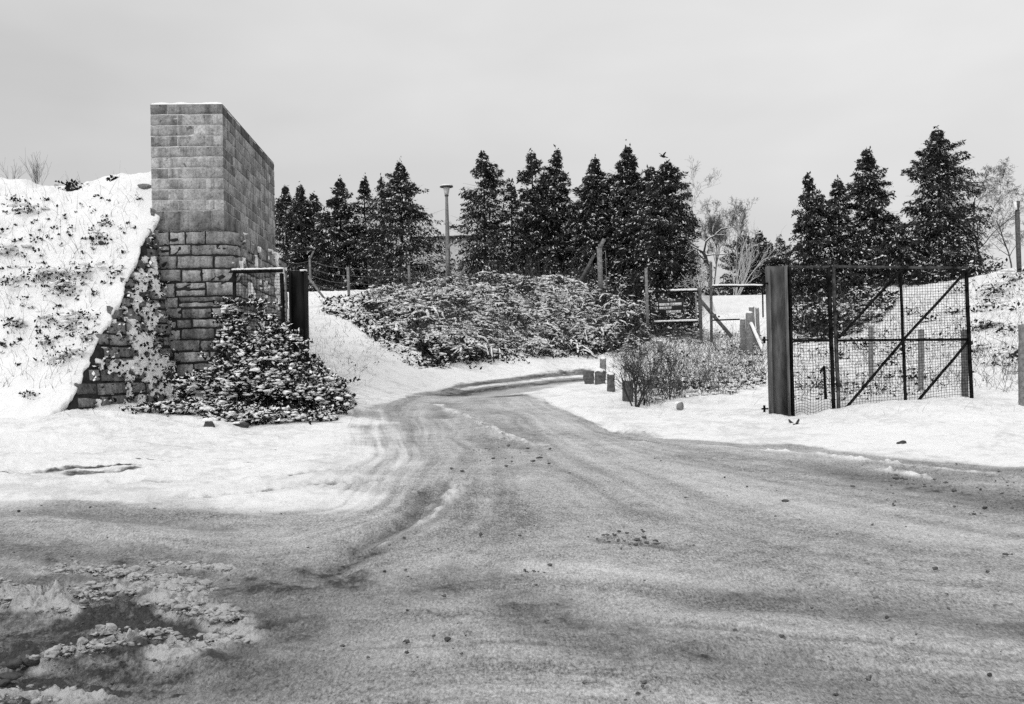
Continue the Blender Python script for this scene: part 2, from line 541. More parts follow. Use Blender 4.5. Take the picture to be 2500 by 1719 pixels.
# embankment material: snow with thin places
m, nt, b = new_mat('bank_material')
p = pos(nt)
nB = noise(nt, p, 3.0, 6.0, 0.7, 0.4)
nC = noise(nt, p, 18.0, 5.0, 0.7)
g = nd(nt, 'ShaderNodeNewGeometry')
mixn = mth(nt, 'ADD', mth(nt, 'MULTIPLY', nB, 0.5), mth(nt, 'MULTIPLY', nC, 0.5))
thin = ramp(nt, mixn, 0.62, 0.68, 0.0, 1.0)
setcol(nt, b, lerp(nt, thin, ramp(nt, nB, 0.3, 0.7, 0.82, 0.9), 0.35))
bump(nt, b, mth(nt, 'ADD', nB, mth(nt, 'MULTIPLY', nC, 0.4)), 0.08, 0.8)
M['bank'] = m


# ------------------------------------------------------------------ ground sheet
def seg_dist(X, Y, pts):
    d = np.full(X.shape, 1e9)
    for (ax, ay), (bx, by) in zip(pts[:-1], pts[1:]):
        dx, dy = bx - ax, by - ay
        t = np.clip(((X - ax) * dx + (Y - ay) * dy) / (dx * dx + dy * dy + 1e-9), 0, 1)
        d = np.minimum(d, np.hypot(X - ax - t * dx, Y - ay - t * dy))
    return d


def inside(X, Y, pts):
    r = np.zeros(X.shape, bool)
    for (ax, ay), (bx, by) in zip(pts, pts[1:] + pts[:1]):
        if ay == by:
            continue
        c = ((ay > Y) != (by > Y)) & (X < (bx - ax) * (Y - ay) / (by - ay) + ax)
        r ^= c
    return r


def gpix(lst):
    return [tuple(gpt(u, v)[:2]) for u, v in lst]


ROAD = gpix([(-300, 1235), (0, 1228), (120, 1222), (220, 1217), (300, 1226), (420, 1240), (560, 1246), (700, 1242), (820, 1236), (900, 1215), (915, 1150),
             (915, 1090), (905, 1040), (900, 1005), (900, 985), (960, 962), (1050, 942), (1150, 928), (1300, 914), (1440, 903),
             (1450, 925), (1400, 938), (1320, 952), (1290, 965), (1360, 985), (1430, 1018), (1500, 1046), (1560, 1062), (1650, 1073), (1750, 1082), (1830, 1088),
             (1920, 1083), (2010, 1092), (2110, 1108), (2220, 1122), (2350, 1132), (2500, 1138), (2800, 1150)])
ROAD = ROAD + [(9.0, -6.0), (-9.0, -6.0)]
# tracks worn into the slush: points in the picture, half width (m), darkening, depth (m)
TRACKS = [([(1430, 908), (1330, 918), (1200, 933), (1085, 953)], 0.42, 0.95, 0.01),
          ([(1430, 927), (1330, 936), (1220, 948), (1090, 966)], 0.45, 0.95, 0.01), ([(1215, 969), (1293, 965)], .2, .7, .03),
          ([(1080, 985), (1092, 1005), (1100, 1020)], 0.30, 0.45, 0.04),
          ([(1105, 1180), (1085, 1225), (1040, 1262), (960, 1310), (880, 1360), (800, 1400)], 0.14, 0.7, 0.035),
          ([(1040, 1200), (1010, 1255), (940, 1300), (850, 1345)], 0.12, 0.6, 0.03),
          ([(-200, 1335), (60, 1338), (250, 1362), (480, 1400), (700, 1425), (900, 1432), (1080, 1425)], 0.46, 0.56, 0.012),
          ([(-100, 1260), (150, 1245), (330, 1262), (520, 1285)], 0.25, 0.35, 0.03),
          ([(1250, 1470), (1500, 1560), (1700, 1600), (1900, 1625)], 0.35, 0.5, 0.01),
          ([(1750, 1455), (2000, 1470), (2300, 1500), (2600, 1540)], 0.35, 0.42, 0.03),
          ([(1900, 1640), (2200, 1690), (2450, 1730)], 0.30, 0.35, 0.02),
          ([(1280, 1090), (1230, 1055), (1180, 1030)], 0.22, 0.4, 0.03),
          ([(2050, 1150), (2200, 1175), (2350, 1200), (2550, 1235)], 0.55, 0.55, 0.03),
          ([(1470, 1318), (1560, 1325), (1640, 1338)], 0.10, 0.9, 0.02),
          ([(110, 1158), (200, 1150), (330, 1146)], 0.15, 1.0, 0.004), ([(195, 1166), (310, 1161)], 0.17, 1.0, 0.004), ([(330, 1130), (420, 1125)], 0.05, .8, 0.003), ([(330, 1150), (480, 1148), (640, 1135)], 0.06, .45, 0.003), ([(0, 1166), (110, 1160)], .06, .5, .003),
          ([(300, 1190), (450, 1185), (700, 1172), (860, 1150)], 0.10, 0.40, 0.04),
          ([(480, 1222), (620, 1210), (760, 1190), (920, 1170)], 0.10, 0.40, 0.04),
          ([(520, 1150), (700, 1140), (900, 1110)], 0.09, 0.36, 0.03),
          ([(1310, 968), (1390, 1000), (1480, 1040), (1520, 1055)], 0.12, 0.6, 0.06),
          ([(895, 990), (960, 975), (1010, 968)], 0.14, 0.8, 0.05),
          ([(-100, 1662), (120, 1665), (300, 1672), (420, 1676)], 0.16, 1.0, 0.05),
          ([(-80, 1560), (60, 1545), (180, 1520), (330, 1510)], 0.22, 0.9, 0.04),
          ([(40, 1440), (140, 1450), (250, 1470)], 0.16, 0.8, 0.04),
          ([(-60, 1615), (150, 1640), (420, 1640)], 0.12, 0.9, 0.04),
          ([(420, 1500), (520, 1540), (440, 1560)], 0.16, 0.7, 0.04)]
TRACKS += [([(1180, 1330), (1230, 1200), (1200, 1080), (1150, 1010)], .045, .2, .006), ([(1215, 1330), (1262, 1200), (1228, 1080), (1172, 1010)], .045, .16, .006),
           ([(1255, 1030), (1350, 1130), (1540, 1240), (1800, 1320), (2150, 1372)], .045, .25, .008), ([(1270, 1015), (1385, 1110), (1580, 1205), (1850, 1280), (2200, 1335)], .045, .2, .008),
           ([(-50, 1300), (300, 1325), (620, 1362), (860, 1340), (1000, 1270)], .05, .4, .012), ([(300, 1600), (800, 1590), (1250, 1570), (1700, 1590), (2500, 1668)], .04, .35, .01),
           ([(500, 1480), (900, 1500), (1300, 1500), (1800, 1540), (2500, 1610)], .04, .35, .01)]
# heaps of churned snow
HEAPS = [([(300, 1450), (380, 1440)], .1, .03), ([(-80, 1440), (40, 1470), (150, 1480), (240, 1452)], 0.16, 0.07), ([(110, 1395), (260, 1402), (420, 1425), (480, 1450)], 0.13, 0.04),
         ([(-60, 1470), (60, 1478), (160, 1500)], 0.12, 0.06), ([(390, 1465), (470, 1490), (560, 1520)], 0.12, 0.035),
         ([(110, 1625), (200, 1612), (300, 1592), (360, 1570), (410, 1572)], 0.075, 0.09), ([(240, 1560), (290, 1555)], 0.07, 0.05),
         ([(0, 1712), (120, 1716), (220, 1719)], 0.08, 0.05), ([(1100, 1000), (1180, 1040), (1230, 1075)], 0.22, 0.07),
         ([(1130, 1170), (1100, 1215)], 0.09, 0.04), ([(2120, 1145), (2200, 1158), (2260, 1168)], 0.10, 0.06), ([(2010, 1105), (2120, 1128), (2250, 1150)], 0.13, 0.04),
         ([(1300, 960), (1400, 995), (1500, 1035), (1580, 1062)], 0.16, 0.06), ([(380, 1380), (560, 1395)], 0.07, 0.03),
         ([(420, 1600), (500, 1580), (560, 1560)], 0.14, 0.03)]
# brambles and brush grow here: polygon in the picture
MOUND = [(900, 722), (1000, 687), (1120, 664), (1300, 676), (1440, 715), (1560, 760), (1590, 830), (1540, 862), (1400, 876), (1250, 876), (1150, 893), (1070, 895), (1000, 850), (940, 800), (880, 752)]
BRUSH_R = [(1470, 850), (1600, 800), (1720, 812), (1860, 830), (1870, 948), (1780, 968), (1660, 975), (1585, 1000), (1556, 990), (1550, 940), (1512, 905), (1485, 880)]
BEHIND_R = [(1930, 700), (2060, 700), (2200, 730), (2140, 800), (2050, 830), (1935, 850)]
UNDER_L = [(660, 690), (800, 712), (960, 706), (1120, 660), (1300, 668), (1450, 715), (1560, 750), (1600, 690), (1500, 660), (1200, 640), (660, 640)]
SHADE_S = [(1560, 690), (1712, 690), (1712, 832), (1600, 832), (1572, 795)]  # tree shade by the sign gate, made from dark ground and added growth
UNDER_R = [(1930, 680), (2080, 700), (2200, 705), (2330, 690), (2450, 665), (2520, 640), (2520, 600), (1930, 620)]

# pale ridges of snow left between the wheel tracks: points, half width, strength
SNOWLINES = [([(1130, 950), (1200, 941), (1320, 927), (1418, 918)], 0.20, 0.75), ([(880, 992), (960, 968), (1033, 951), (1150, 928), (1300, 908)], 0.25, 0.8),
             ([(1070, 987), (1150, 1030), (1233, 1069), (1330, 1091)], 0.15, 0.55), ([(1296, 958), (1360, 984), (1430, 1018), (1500, 1046)], 0.18, 0.8),
             ([(1112, 1190), (1090, 1230), (1030, 1275), (930, 1330)], 0.09, 0.5), ([(2130, 1150), (2200, 1160), (2270, 1172)], 0.10, 0.7), ([(1880, 1105), (2000, 1112), (2150, 1136), (2300, 1150), (2480, 1165)], 0.14, 0.6),
             ([(330, 1395), (520, 1390), (640, 1400)], 0.06, 0.35), ([(1560, 1085), (1750, 1100), (1900, 1108)], 0.12, 0.45), ([(180, 1310), (300, 1312), (420, 1330)], 0.08, .3)]
# curves the traffic follows, each with its own stream value
FLOW = [(0, [(-100, 1235), (420, 1240), (800, 1236), (905, 1130), (905, 990), (1100, 936), (1440, 903)]),
        (1, [(-100, 1290), (300, 1300), (700, 1330), (980, 1240), (1060, 1130), (1040, 1000), (1180, 944), (1440, 914)]),
        (2, [(-100, 1345), (480, 1410), (850, 1410), (1120, 1310), (1190, 1150), (1140, 1010), (1230, 952), (1440, 922)]),
        (2, [(1250, 1020), (1330, 1110), (1500, 1220), (1750, 1330), (2100, 1400), (2500, 1440)]),
        (1, [(1290, 985), (1400, 1050), (1600, 1120), (1900, 1180), (2500, 1290)]),
        (0, [(1300, 962), (1430, 1020), (1600, 1070), (2000, 1095), (2500, 1140), (2800, 1160)]),
        (3, [(-200, 1480), (500, 1520), (1000, 1470), (1400, 1460), (1800, 1500), (2500, 1570)]),
        (4, [(-200, 1640), (600, 1670), (1200, 1610), (1700, 1640), (2500, 1730)]),
        (-1, [(0, 1150), (500, 1150), (800, 1120), (840, 1010)]), (-1, [(1560, 1010), (1900, 1050), (2500, 1080)])]
fp, fv = [], []
for val_, pts_ in FLOW:
    pw = np.array(gpix(pts_))
    for a_p, b_p in zip(pw[:-1], pw[1:]):
        for t in (0, .5):
            fp.append(a_p + (b_p - a_p) * t)
            fv.append(val_)
    fp.append(pw[-1])
    fv.append(val_)
fp = np.array(fp)
fwp = warp(fp[:, 0], fp[:, 1])
nf = len(fwp)
Kf = tps_phi(((fwp[:, None] - fwp[None]) ** 2).sum(-1)) + np.eye(nf) * .02
Pf = np.hstack([np.ones((nf, 1)), fwp])
fs = np.linalg.solve(np.block([[Kf, Pf], [Pf.T, np.zeros((3, 3))]]), np.concatenate([np.array(fv, float), np.zeros(3)]))


def flow(x, y):
    q_ = warp(x, y)
    out = np.zeros(len(q_))
    for i in range(0, len(q_), 40000):
        qq = q_[i:i + 40000]
        out[i:i + 40000] = tps_phi(((qq[:, None] - fwp[None]) ** 2).sum(-1)) @ fs[:nf] + fs[nf] + qq @ fs[nf + 1:]
    return out


ys = [-8, -5, -2, 0, 1.5, 2.6, 3.4]
k = 0.345
y = 4.05
while y < 33:                                # rows about one picture line apart
    ys.append(y)
    h_ = max(1.6 - 0.053 * (y - 5), 0.30)
    y += min(max(0.0098, 0.00105 * y * y / h_), 0.11)
while y < 62:
    ys.append(y)
    y += 0.16
while y < 420:
    ys.append(y)
    y *= 1.07
ys = np.array(ys)
ss = np.concatenate([np.linspace(-1.3, -0.57, 40), np.linspace(-0.56, 0.56, 1010), np.linspace(0.57, 1.3, 40)])
ye = np.where(ys < 4, 4 + (4 - ys) * 0.25, ys)
X = ss[None, :] * ye[:, None]
Y = np.broadcast_to(ys[:, None], X.shape).copy()
Z = gz(X, Y)
near = Y < 45
road_sd = np.full(X.shape, -3.0)
xs_, ys_ = X[near], Y[near]
d = seg_dist(xs_, ys_, ROAD + ROAD[:1])
d = np.where(inside(xs_, ys_, ROAD), d, -d)
road_sd[near] = d
soft = 0.26 + 0.02 * np.clip(Y - 8, 0, 20)
left_blend = np.exp(-((X + 2.1) / 1.7) ** 2) * np.exp(-((Y - 14.5) / 5.5) ** 2)
soft = soft + 2.1 * left_blend + 0.55 * np.exp(-((X + 4.0) / 2.5) ** 2) * np.exp(-((Y - 11.0) / 2.2) ** 2)
wob = fbm(X * 0.9, Y * 1.6, 5, 3) * 1.3
rmask = np.clip(0.5 + (road_sd + wob * np.clip(soft, 0.12, 1.1)) / (2 * soft), 0, 1)
rmask = rmask * rmask * (3 - 2 * rmask)
dark = np.zeros(X.shape)
heap = np.zeros(X.shape)
dz = np.zeros(X.shape)
wobx = fbm(X * 2.5, Y * 2.5, 3, 8)
rough = fbm(X * 7, Y * 7, 5, 21, 0.65)
lump = np.abs(fbm(X * 11, Y * 11, 3, 33, 0.5))
for pts, wd, dkv, dep in TRACKS:
    dd = seg_dist(xs_, ys_, gpix(pts))
    prof = np.exp(-((dd + wobx[near] * wd * 1.2) / wd) ** 2)
    dark[near] = np.maximum(dark[near], min(1.0, dkv * 1.45) * prof * (0.85 + 1.2 * rough[near]))
    if dkv != 0.36:
        rmask[near] = np.maximum(rmask[near], np.clip(prof * 1.3 * min(1, dkv * 1.4), 0, 1) * (0.8 + 1.2 * rough[near]))
    dz[near] -= dep * prof
    dz[near] += dep * 0.6 * np.exp(-((dd - 1.7 * wd) / (0.45 * wd)) ** 2) * (0.6 + 1.5 * rough[near])
for pts, wd, hg in HEAPS:
    dd = seg_dist(xs_, ys_, gpix(pts))
    prof = np.exp(-((dd + wobx[near] * wd * 1.6) / wd) ** 2)
    heap[near] = np.maximum(heap[near], prof)
    dz[near] += hg * prof * (0.35 + 2.6 * lump[near])
# bottom left corner of dirty slush
streak = np.zeros(X.shape)
psi = flow(xs_, ys_)
streak[near] = 1.0 * fbm(psi * 7 + 3, (xs_ * .5 + ys_ * .35), 6, 301, .68) + 0.35 * fbm(psi * 2.2, (xs_ * .2 + ys_ * .2), 3, 333)
for pts, wd, st in SNOWLINES:
    dd = seg_dist(xs_, ys_, gpix(pts))
    prof = np.exp(-((dd + wobx[near] * wd * 1.3) / wd) ** 2) * np.clip(0.9 + 1.5 * rough[near], 0, 1.3)
    rmask[near] = rmask[near] * (1 - np.clip(st * prof, 0, 1))
    dark[near] *= 1 - 0.8 * np.clip(prof, 0, 1)
    dz[near] += 0.035 * prof
calm = np.clip((25 - Y) / 7, 0.06, 1)          # the far bend is packed smooth
calm = np.where(road_sd > -1.5, calm, 1.0)
dz = (dz + streak * 0.022 * np.clip(rmask + .2, 0, 1)) * calm
corner = np.exp(-((X + 2.6) / 1.5) ** 2 - ((Y - 6.2) / 1.7) ** 2)
dark = np.maximum(dark, corner * (1.2 + 2.0 * fbm(X * 1.7, Y * 2.2, 4, 55)))
rough_amt = np.where(road_sd > 0, 0.030, 0.03) + corner * 0.09
dark = dark * (1 - 0.65 * np.clip(heap * 1.3, 0, 1))
broad = fbm(X * 0.5, Y * 0.5, 3, 5) * 0.10 * np.clip((Y - 8) / 8, 0, 1)
swirl = fbm(X * 0.8 + 0.6 * Y, Y * 3.2, 4, 71) * 0.02
snow_lumps = fbm(X * 1.8, Y * 1.8, 5, 13, 0.6) * 0.16 * np.clip(-road_sd / 1.5, 0, 1)
Z = Z + dz + rough * rough_amt * calm + broad * calm + calm * swirl * (road_sd > 0) + snow_lumps
Z = Z + np.clip(-road_sd / 0.5, 0, 1) * 0.05
veg = np.zeros(X.shape)
far = (Y > 20) & (Y < 66)
for poly, wd, st in ((MOUND, 1.2, 0.74), (BRUSH_R, 0.8, 0.22), (BEHIND_R, 1.0, 0.75), (UNDER_L, 1.5, 1.0), (UNDER_R, 1.5, 0.9), (SHADE_S, 0.8, 1.0)):
    P2 = [tuple(hit([u], [v])[0][:2]) for u, v in poly]
    dd = seg_dist(X[far], Y[far], P2 + P2[:1])
    dd = np.where(inside(X[far], Y[far], P2), dd, -dd)
    veg[far] = np.maximum(veg[far], st * np.clip(0.35 + dd / wd, 0, 1))
veg[(Y > 60)] = 0.5
mask = np.stack([rmask, np.clip(dark, 0, 1), veg * 0.85, heap], -1)
idx = np.arange(X.size).reshape(X.shape)
Q = np.stack([idx[:-1, :-1], idx[:-1, 1:], idx[1:, 1:], idx[1:, :-1]], -1).reshape(-1, 4)
ground = mesh_obj('ground', np.stack([X, Y, Z], -1).reshape(-1, 3), Q, np.zeros((0, 3), int), M['ground'], {'mask': mask.reshape(-1, 4), 'streak': streak.ravel()}, smooth=True)
tag(ground, 'snowy ground with a trodden grey slush road curving through the gateway', 'ground', kind='structure')
del X, Y, Z, mask, road_sd, rmask, dark, heap, dz, wobx, rough, lump, corner, broad, swirl, snow_lumps, veg

# ------------------------------------------------------------------ abutment pier and wing wall
PC = at(543, 253, 21.0)                      # front right top corner of the block pier
PTOP = PC[2]
a_ = math.radians(3.05)
EX, EY = np.array([math.cos(a_), math.sin(a_), 0]), np.array([-math.sin(a_), math.cos(a_), 0])
PW, PD = 1.41, 6.0
UP = np.array([0, 0, 1.0])
PO = np.array([PC[0], PC[1], 0.0])           # plan origin of the pier


def stone(mb, path, s0, s1, z0, z1, d, ch, rough_, shade, nsub=1, back=-0.03):
    mid = list(np.linspace(s0 + ch, s1 - ch, nsub + 1))
    S = np.array([s0] + mid + [s1])
    Zs = np.array([z0, z0 + ch, z0 + (z1 - z0) * .35, z0 + (z1 - z0) * .65, z1 - ch, z1])
    off = np.full((len(S), len(Zs)), back)
    off[1:-1, 1:-1] = d + rng.normal(0, rough_, (len(S) - 2, 4))
    P, N = path(S, Zs)
    jit = rng.normal(0, rough_ * 0.6, P.shape)
    jit[..., :] *= 1.0
    mb.grid(P + N * off[..., None] + jit, shade)


def flat_path(o, t, n):
    def f(S, Zs):
        P = o + t * S[:, None, None] + UP * Zs[None, :, None]
        return P, np.broadcast_to(n, P.shape)
    return f


abut = thing('abutment_pier', 'tall concrete block pier on a rough stone base with snow along its top', 'pier', PO + [0, 0, gz(PO[0], PO[1])])
ZB = PTOP - 2.52                              # foot of the block part
mb = MB()
mc = MB()
mc.hexa([PO - EX * (PW - .012) + EY * .003 + UP * (ZB - .3), PO - EX * .012 + EY * .003 + UP * (ZB - .3),
         PO - EX * .012 + EY * (PD - .01) + UP * (ZB - .3), PO - EX * (PW - .012) + EY * (PD - .01) + UP * (ZB - .3),
         PO - EX * (PW - .012) + EY * .003 + UP * (PTOP - .012), PO - EX * .012 + EY * .003 + UP * (PTOP - .012),
         PO - EX * .012 + EY * (PD - .01) + UP * (PTOP - .012), PO - EX * (PW - .012) + EY * (PD - .01) + UP * (PTOP - .012)])
front = flat_path(PO - EX * PW, EX, -EY)
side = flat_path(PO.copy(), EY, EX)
for r in range(11):
    z1 = PTOP - r * 0.212
    z0 = z1 - 0.212 if r < 10 else ZB
    g_ = 0.009
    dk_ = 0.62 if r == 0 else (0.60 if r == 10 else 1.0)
    edges = [0, 0.33, 0.84, PW] if r % 2 == 0 else [0, 0.52, 1.06, 1.22, PW]
    if r == 10:
        edges = [0, 0.25, 0.55, 0.86, 1.16, PW]
    for e0, e1 in zip(edges[:-1], edges[1:]):
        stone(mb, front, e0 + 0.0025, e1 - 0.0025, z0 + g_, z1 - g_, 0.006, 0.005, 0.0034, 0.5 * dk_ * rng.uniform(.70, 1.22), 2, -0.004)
    se = [0.0] + list(np.arange(0.225 if r % 2 else 0.45, PD, 0.45)) + [PD]
    for e0, e1 in zip(se[:-1], se[1:]):
        if e1 - e0 < .05:
            continue
        zz1 = z1 - (rng.uniform(0, .05) if r == 0 else 0)
        stone(mb, side, e0 + 0.004, e1 - 0.004, z0 + g_, zz1 - g_, 0.004, 0.008, 0.003, 0.5 * (0.4 if r == 0 else .74) * rng.uniform(.5, 1.25), 2, -0.006)  # unlit side painted into the darker block tone; the wide spread is weathering
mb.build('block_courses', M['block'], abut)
mc.build('mortar', M['mortar_light'], abut)
# snow lying on the top and on a few ledges
sx, sy = np.meshgrid(np.linspace(0, 1, 70), np.linspace(0, 1, 160), indexing='ij')
edge = np.minimum(np.minimum(sx, 1 - sx) * PW, np.minimum(sy, 1 - sy) * PD)
hgt = 0.058 * np.clip(edge / 0.05, 0, 1) ** 0.5 * (0.85 + 1.1 * fbm(sx * 7, sy * 26, 4, 4))
Psn = PO - EX * PW + EX * (sx * PW)[..., None] + EY * (sy * PD)[..., None] + UP * (PTOP - 0.008 + hgt)[..., None]
mb = MB()
mb.grid(Psn)
mb.build('snow_cap', M['snow'], abut, smooth=True)

# stone base: stones laid along a path that rounds the right-hand corner
BR, BO = 0.30, 0.21                            # corner radius, how far the base stands out to the right
front_off, L1 = 0.05, PW + 0.1 + BO - BR


def base_path(S, Zs):
    S = np.asarray(S, float)
    P = np.zeros((len(S), 3))
    N = np.zeros((len(S), 3))
    o = PO - EX * (PW + 0.1) - EY * front_off
    cc = o + EX * L1 + EY * BR
    for i, s_ in enumerate(S):
        if s_ <= L1:
            P[i], N[i] = o + EX * s_, -EY
        elif s_ <= L1 + BR * math.pi / 2:
            t = (s_ - L1) / BR
            N[i] = -EY * math.cos(t) + EX * math.sin(t)
            P[i] = cc + N[i] * BR
        else:
            P[i], N[i] = cc + EX * BR + EY * (s_ - L1 - BR * math.pi / 2), EX
    lean = 0.035 * (ZB - np.asarray(Zs))       # slight batter
    Pz = P[:, None] + UP * np.asarray(Zs)[None, :, None] + N[:, None] * lean[None, :, None]
    return Pz, np.broadcast_to(N[:, None], Pz.shape)


LB = L1 + BR * math.pi / 2 + PD
zg = gz(PO[0], PO[1]) - 0.4
mb = MB()
z1 = ZB - 0.01
row = 0
while z1 > zg:
    hrow = rng.uniform(.19, .30)
    z0 = z1 - hrow
    s_ = 0.0
    while s_ < LB:
        ln = rng.uniform(.3, .75)
        s2 = min(s_ + ln, LB)
        if s_ < L1 - .1 < s2 < L1 + BR * 1.4:
            s2 = L1 + BR * 1.57 + rng.uniform(0, .15)
        split = rng.random() < 0.15 and s2 - s_ > .3
        g_ = rng.uniform(.007, .017)
        up_ = rng.normal(0, .006)
        zz = [(z0, (z0 + z1) / 2), ((z0 + z1) / 2, z1)] if split else [(z0, z1)]
        for za, zb in zz:
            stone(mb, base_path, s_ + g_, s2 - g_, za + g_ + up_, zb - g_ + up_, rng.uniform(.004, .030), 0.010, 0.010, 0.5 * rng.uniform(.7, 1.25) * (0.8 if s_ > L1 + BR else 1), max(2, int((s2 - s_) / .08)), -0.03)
        s_ = s2
    z1 = z0
    row += 1
mb.build('stone_base', M['rubble'], abut)
mb = MB()
Sx = np.concatenate([np.linspace(0, L1, 4), np.linspace(L1, L1 + BR * 1.57, 7)[1:], [LB]])
Pc, _ = base_path(Sx, np.array([zg, ZB - 0.012]))
mb.grid(Pc)
back = [PO + EY * PD + EX * (BO - .05), PO + EY * PD - EX * (PW + .1)]
top = list(Pc[:, 1]) + [np.array([b_[0], b_[1], ZB - 0.012]) for b_ in back]
ctr = np.mean(top, 0)
mb.add([ctr] + top, T=[(0, i + 1, (i + 1) % len(top) + 1) for i in range(len(top))])
bl = [np.array([t[0], t[1], zg]) for t in top]
nn = len(top)
mb.add(top[-3:] + [top[0]] + bl[-3:] + [bl[0]], Q=[(0, 1, 5, 4), (1, 2, 6, 5), (2, 3, 7, 6)])
mb.build('dark_joints', M['mortar_dark'], abut)


def snow_patch_grid(P, N, keep, thick, mat, name, parent):
    """snow clinging in patches to a rough face: kept cells of a fine grid, raised and closed at the rim"""
    m_, n_2 = P.shape[:2]
    inner = keep.copy()
    cellk = keep[:-1, :-1] & keep[1:, :-1] & keep[:-1, 1:] & keep[1:, 1:]
    full = np.zeros(keep.shape, int)
    for di in (0, 1):
        for dj in (0, 1):
            full[di:m_ - 1 + di, dj:n_2 - 1 + dj] += cellk
    rim = full < 4
    off = np.where(rim, -0.04, thick)
    PP = P + N * off[..., None]
    idx = np.arange(m_ * n_2).reshape(m_, n_2)
    Q = np.stack([idx[:-1, :-1], idx[1:, :-1], idx[1:, 1:], idx[:-1, 1:]], -1)[cellk]
    used = np.unique(Q)
    remap = -np.ones(m_ * n_2, int)
    remap[used] = np.arange(len(used))
    mb = MB()
    mb.add(PP.reshape(-1, 3)[used], remap[Q])
    return mb.build(name, mat, parent, smooth=True)


# snow clinging to the side of the base
Sx = np.linspace(L1 + 0.2, LB, 230)
Zx = np.linspace(zg, ZB + .1, 150)
Pg, Ng = base_path(Sx, Zx)
nse = fbm(Sx[:, None] * 2.2 + 0 * Zx[None], Zx[None] * 3.0 + 0 * Sx[:, None], 5, 91, .62)
keep = nse > 0.12
snow_patch_grid(Pg, Ng, keep, 0.05 + 0.05 * np.clip(nse, 0, .3), M['snow'], 'snow_patch', abut)

# wing wall: battered rubble face raking down towards the camera
BAT = 0.13
A_ = at(388, 500, 21.1)
B_ = at(172, 985, 18.0)
ZREF = A_[2]
A2, B2 = A_[:2].copy(), B_[:2].copy()
Bp = B2.copy()
for _ in range(8):
    dr = (Bp - A2) / np.linalg.norm(Bp - A2)
    nr = np.array([-dr[1], dr[0]])
    if nr[0] < 0:
        nr = -nr
    Bp = B2 - nr * BAT * (ZREF - B_[2])
WL = np.linalg.norm(Bp - A2)
WD, WN = np.array([dr[0], dr[1], 0]), np.array([nr[0], nr[1], 0])


def wing_path(S, Zs):
    S, Zs = np.asarray(S, float), np.asarray(Zs, float)
    P = np.array([A2[0], A2[1], 0]) + WD * S[:, None, None] + UP * Zs[None, :, None] + WN * (BAT * (ZREF - Zs))[None, :, None]
    return P, np.broadcast_to(WN, P.shape)


def wing_top(s_):
    return ZREF + (B_[2] - ZREF) * s_ / WL


wing = thing('wing_wall', 'raking rubble stone wing wall between snowy bank and pier, patched with clinging snow', 'wall', (B2[0], B2[1], gz(B2[0], B2[1])))
wing_ref = wing
mb = MB()
z0 = 0.5
while z0 < ZREF + .2:
    hrow = rng.uniform(.15, .27)
    s_ = -0.35
    while s_ < WL + .1:
        ln = rng.uniform(.28, .62)
        zc = z0 + hrow / 2
        sm = s_ + ln / 2
        if z0 + hrow < wing_top(max(sm, 0)) - 0.02:
            g_ = rng.uniform(.006, .018)
            stone(mb, wing_path, s_ + g_, s_ + ln - g_, z0 + g_ + rng.normal(0, .008), z0 + hrow - g_ + rng.normal(0, .008), rng.uniform(.0, .05), .02, .008, .5 * rng.uniform(.55, 1.3), 2, -0.03)
        s_ += ln
    z0 += hrow
mb.build('stonework', M['wingstone'], wing)
mb = MB()
Ss = np.linspace(-0.4, WL + .05, 24)
rows = []
for s_ in Ss:
    zt = max(wing_top(max(s_, 0)) - 0.05, 0.6)
    f0 = wing_path([s_], [0.4])[0][0, 0]
    f1 = wing_path([s_], [zt])[0][0, 0]
    rows.append([f0, f1, f1 - WN * 0.5, np.array([f1[0], f1[1], 0.4]) - WN * 0.5])
mb.grid(np.array(rows))
mb.build('dark_joints', M['mortar_dark'], wing)
Sx = np.linspace(-0.3, WL + .1, 240)
Zx = np.linspace(0.6, ZREF, 330)
Pg, Ng = wing_path(Sx, Zx)
s2, z2 = np.meshgrid(Sx, Zx, indexing='ij')
nse = fbm(s2 * 1.9, z2 * 2.6, 5, 47, .6) + 0.75 * fbm(s2 * 7, z2 * 9, 3, 12)
ridge = 0.5 - np.abs(fbm(s2 * 2.6, z2 * 3.4, 4, 61, .6)) * 5.0
bias = 0.38 - 0.08 * (z2 - 1.0) - 0.30 * np.clip((s2 - 1.6) / 1.5, 0, 1) - .14 * (s2 < .35)
keep = (nse * 1.1 + ridge * 0.30 + bias > 0.26) & (z2 < (ZREF + (B_[2] - ZREF) * s2 / WL) - 0.12)
snow_patch_grid(Pg, Ng, keep, 0.06 + 0.05 * np.clip(nse, 0, .4), M['snow'], 'snow_patch', wing)

# ------------------------------------------------------------------ railway embankment left of the wall
yk = np.array([14.5, 16.2, 17.2, 17.95, 19.5, 21.2, 22.2, 23.6, 30, 60])
zk = np.array([-.2, .25, .78, 1.26, 3.15, 5.12, 5.62, 5.95, 6.1, 6.3])


def bank_h(x, y):
    x, y = np.asarray(x, float), np.asarray(y, float)
    z = (np.interp(y, yk, zk) + np.interp(y + .35, yk, zk) + np.interp(y - .35, yk, zk)) / 3
    side_ = np.clip((-7.6 - x) / 1.5, 0, 1)
    z = z + side_ * np.clip((y - 17) / 2, 0, 1) * (fbm(x * .7, y * .7, 4, 77) * 0.7 + fbm(x * 3, y * 3, 4, 78) * 0.22)
    z = z + 0.28 * np.exp(-((x + 7.4) / 1.2) ** 2) * np.exp(-((y - 23.5) / 2.5) ** 2)
    return z + fbm(x * 5, y * 5, 3, 79) * 0.06


byv = np.concatenate([np.linspace(14.5, 23.5, 420), np.linspace(23.6, 30, 60), np.linspace(31, 60, 20)])


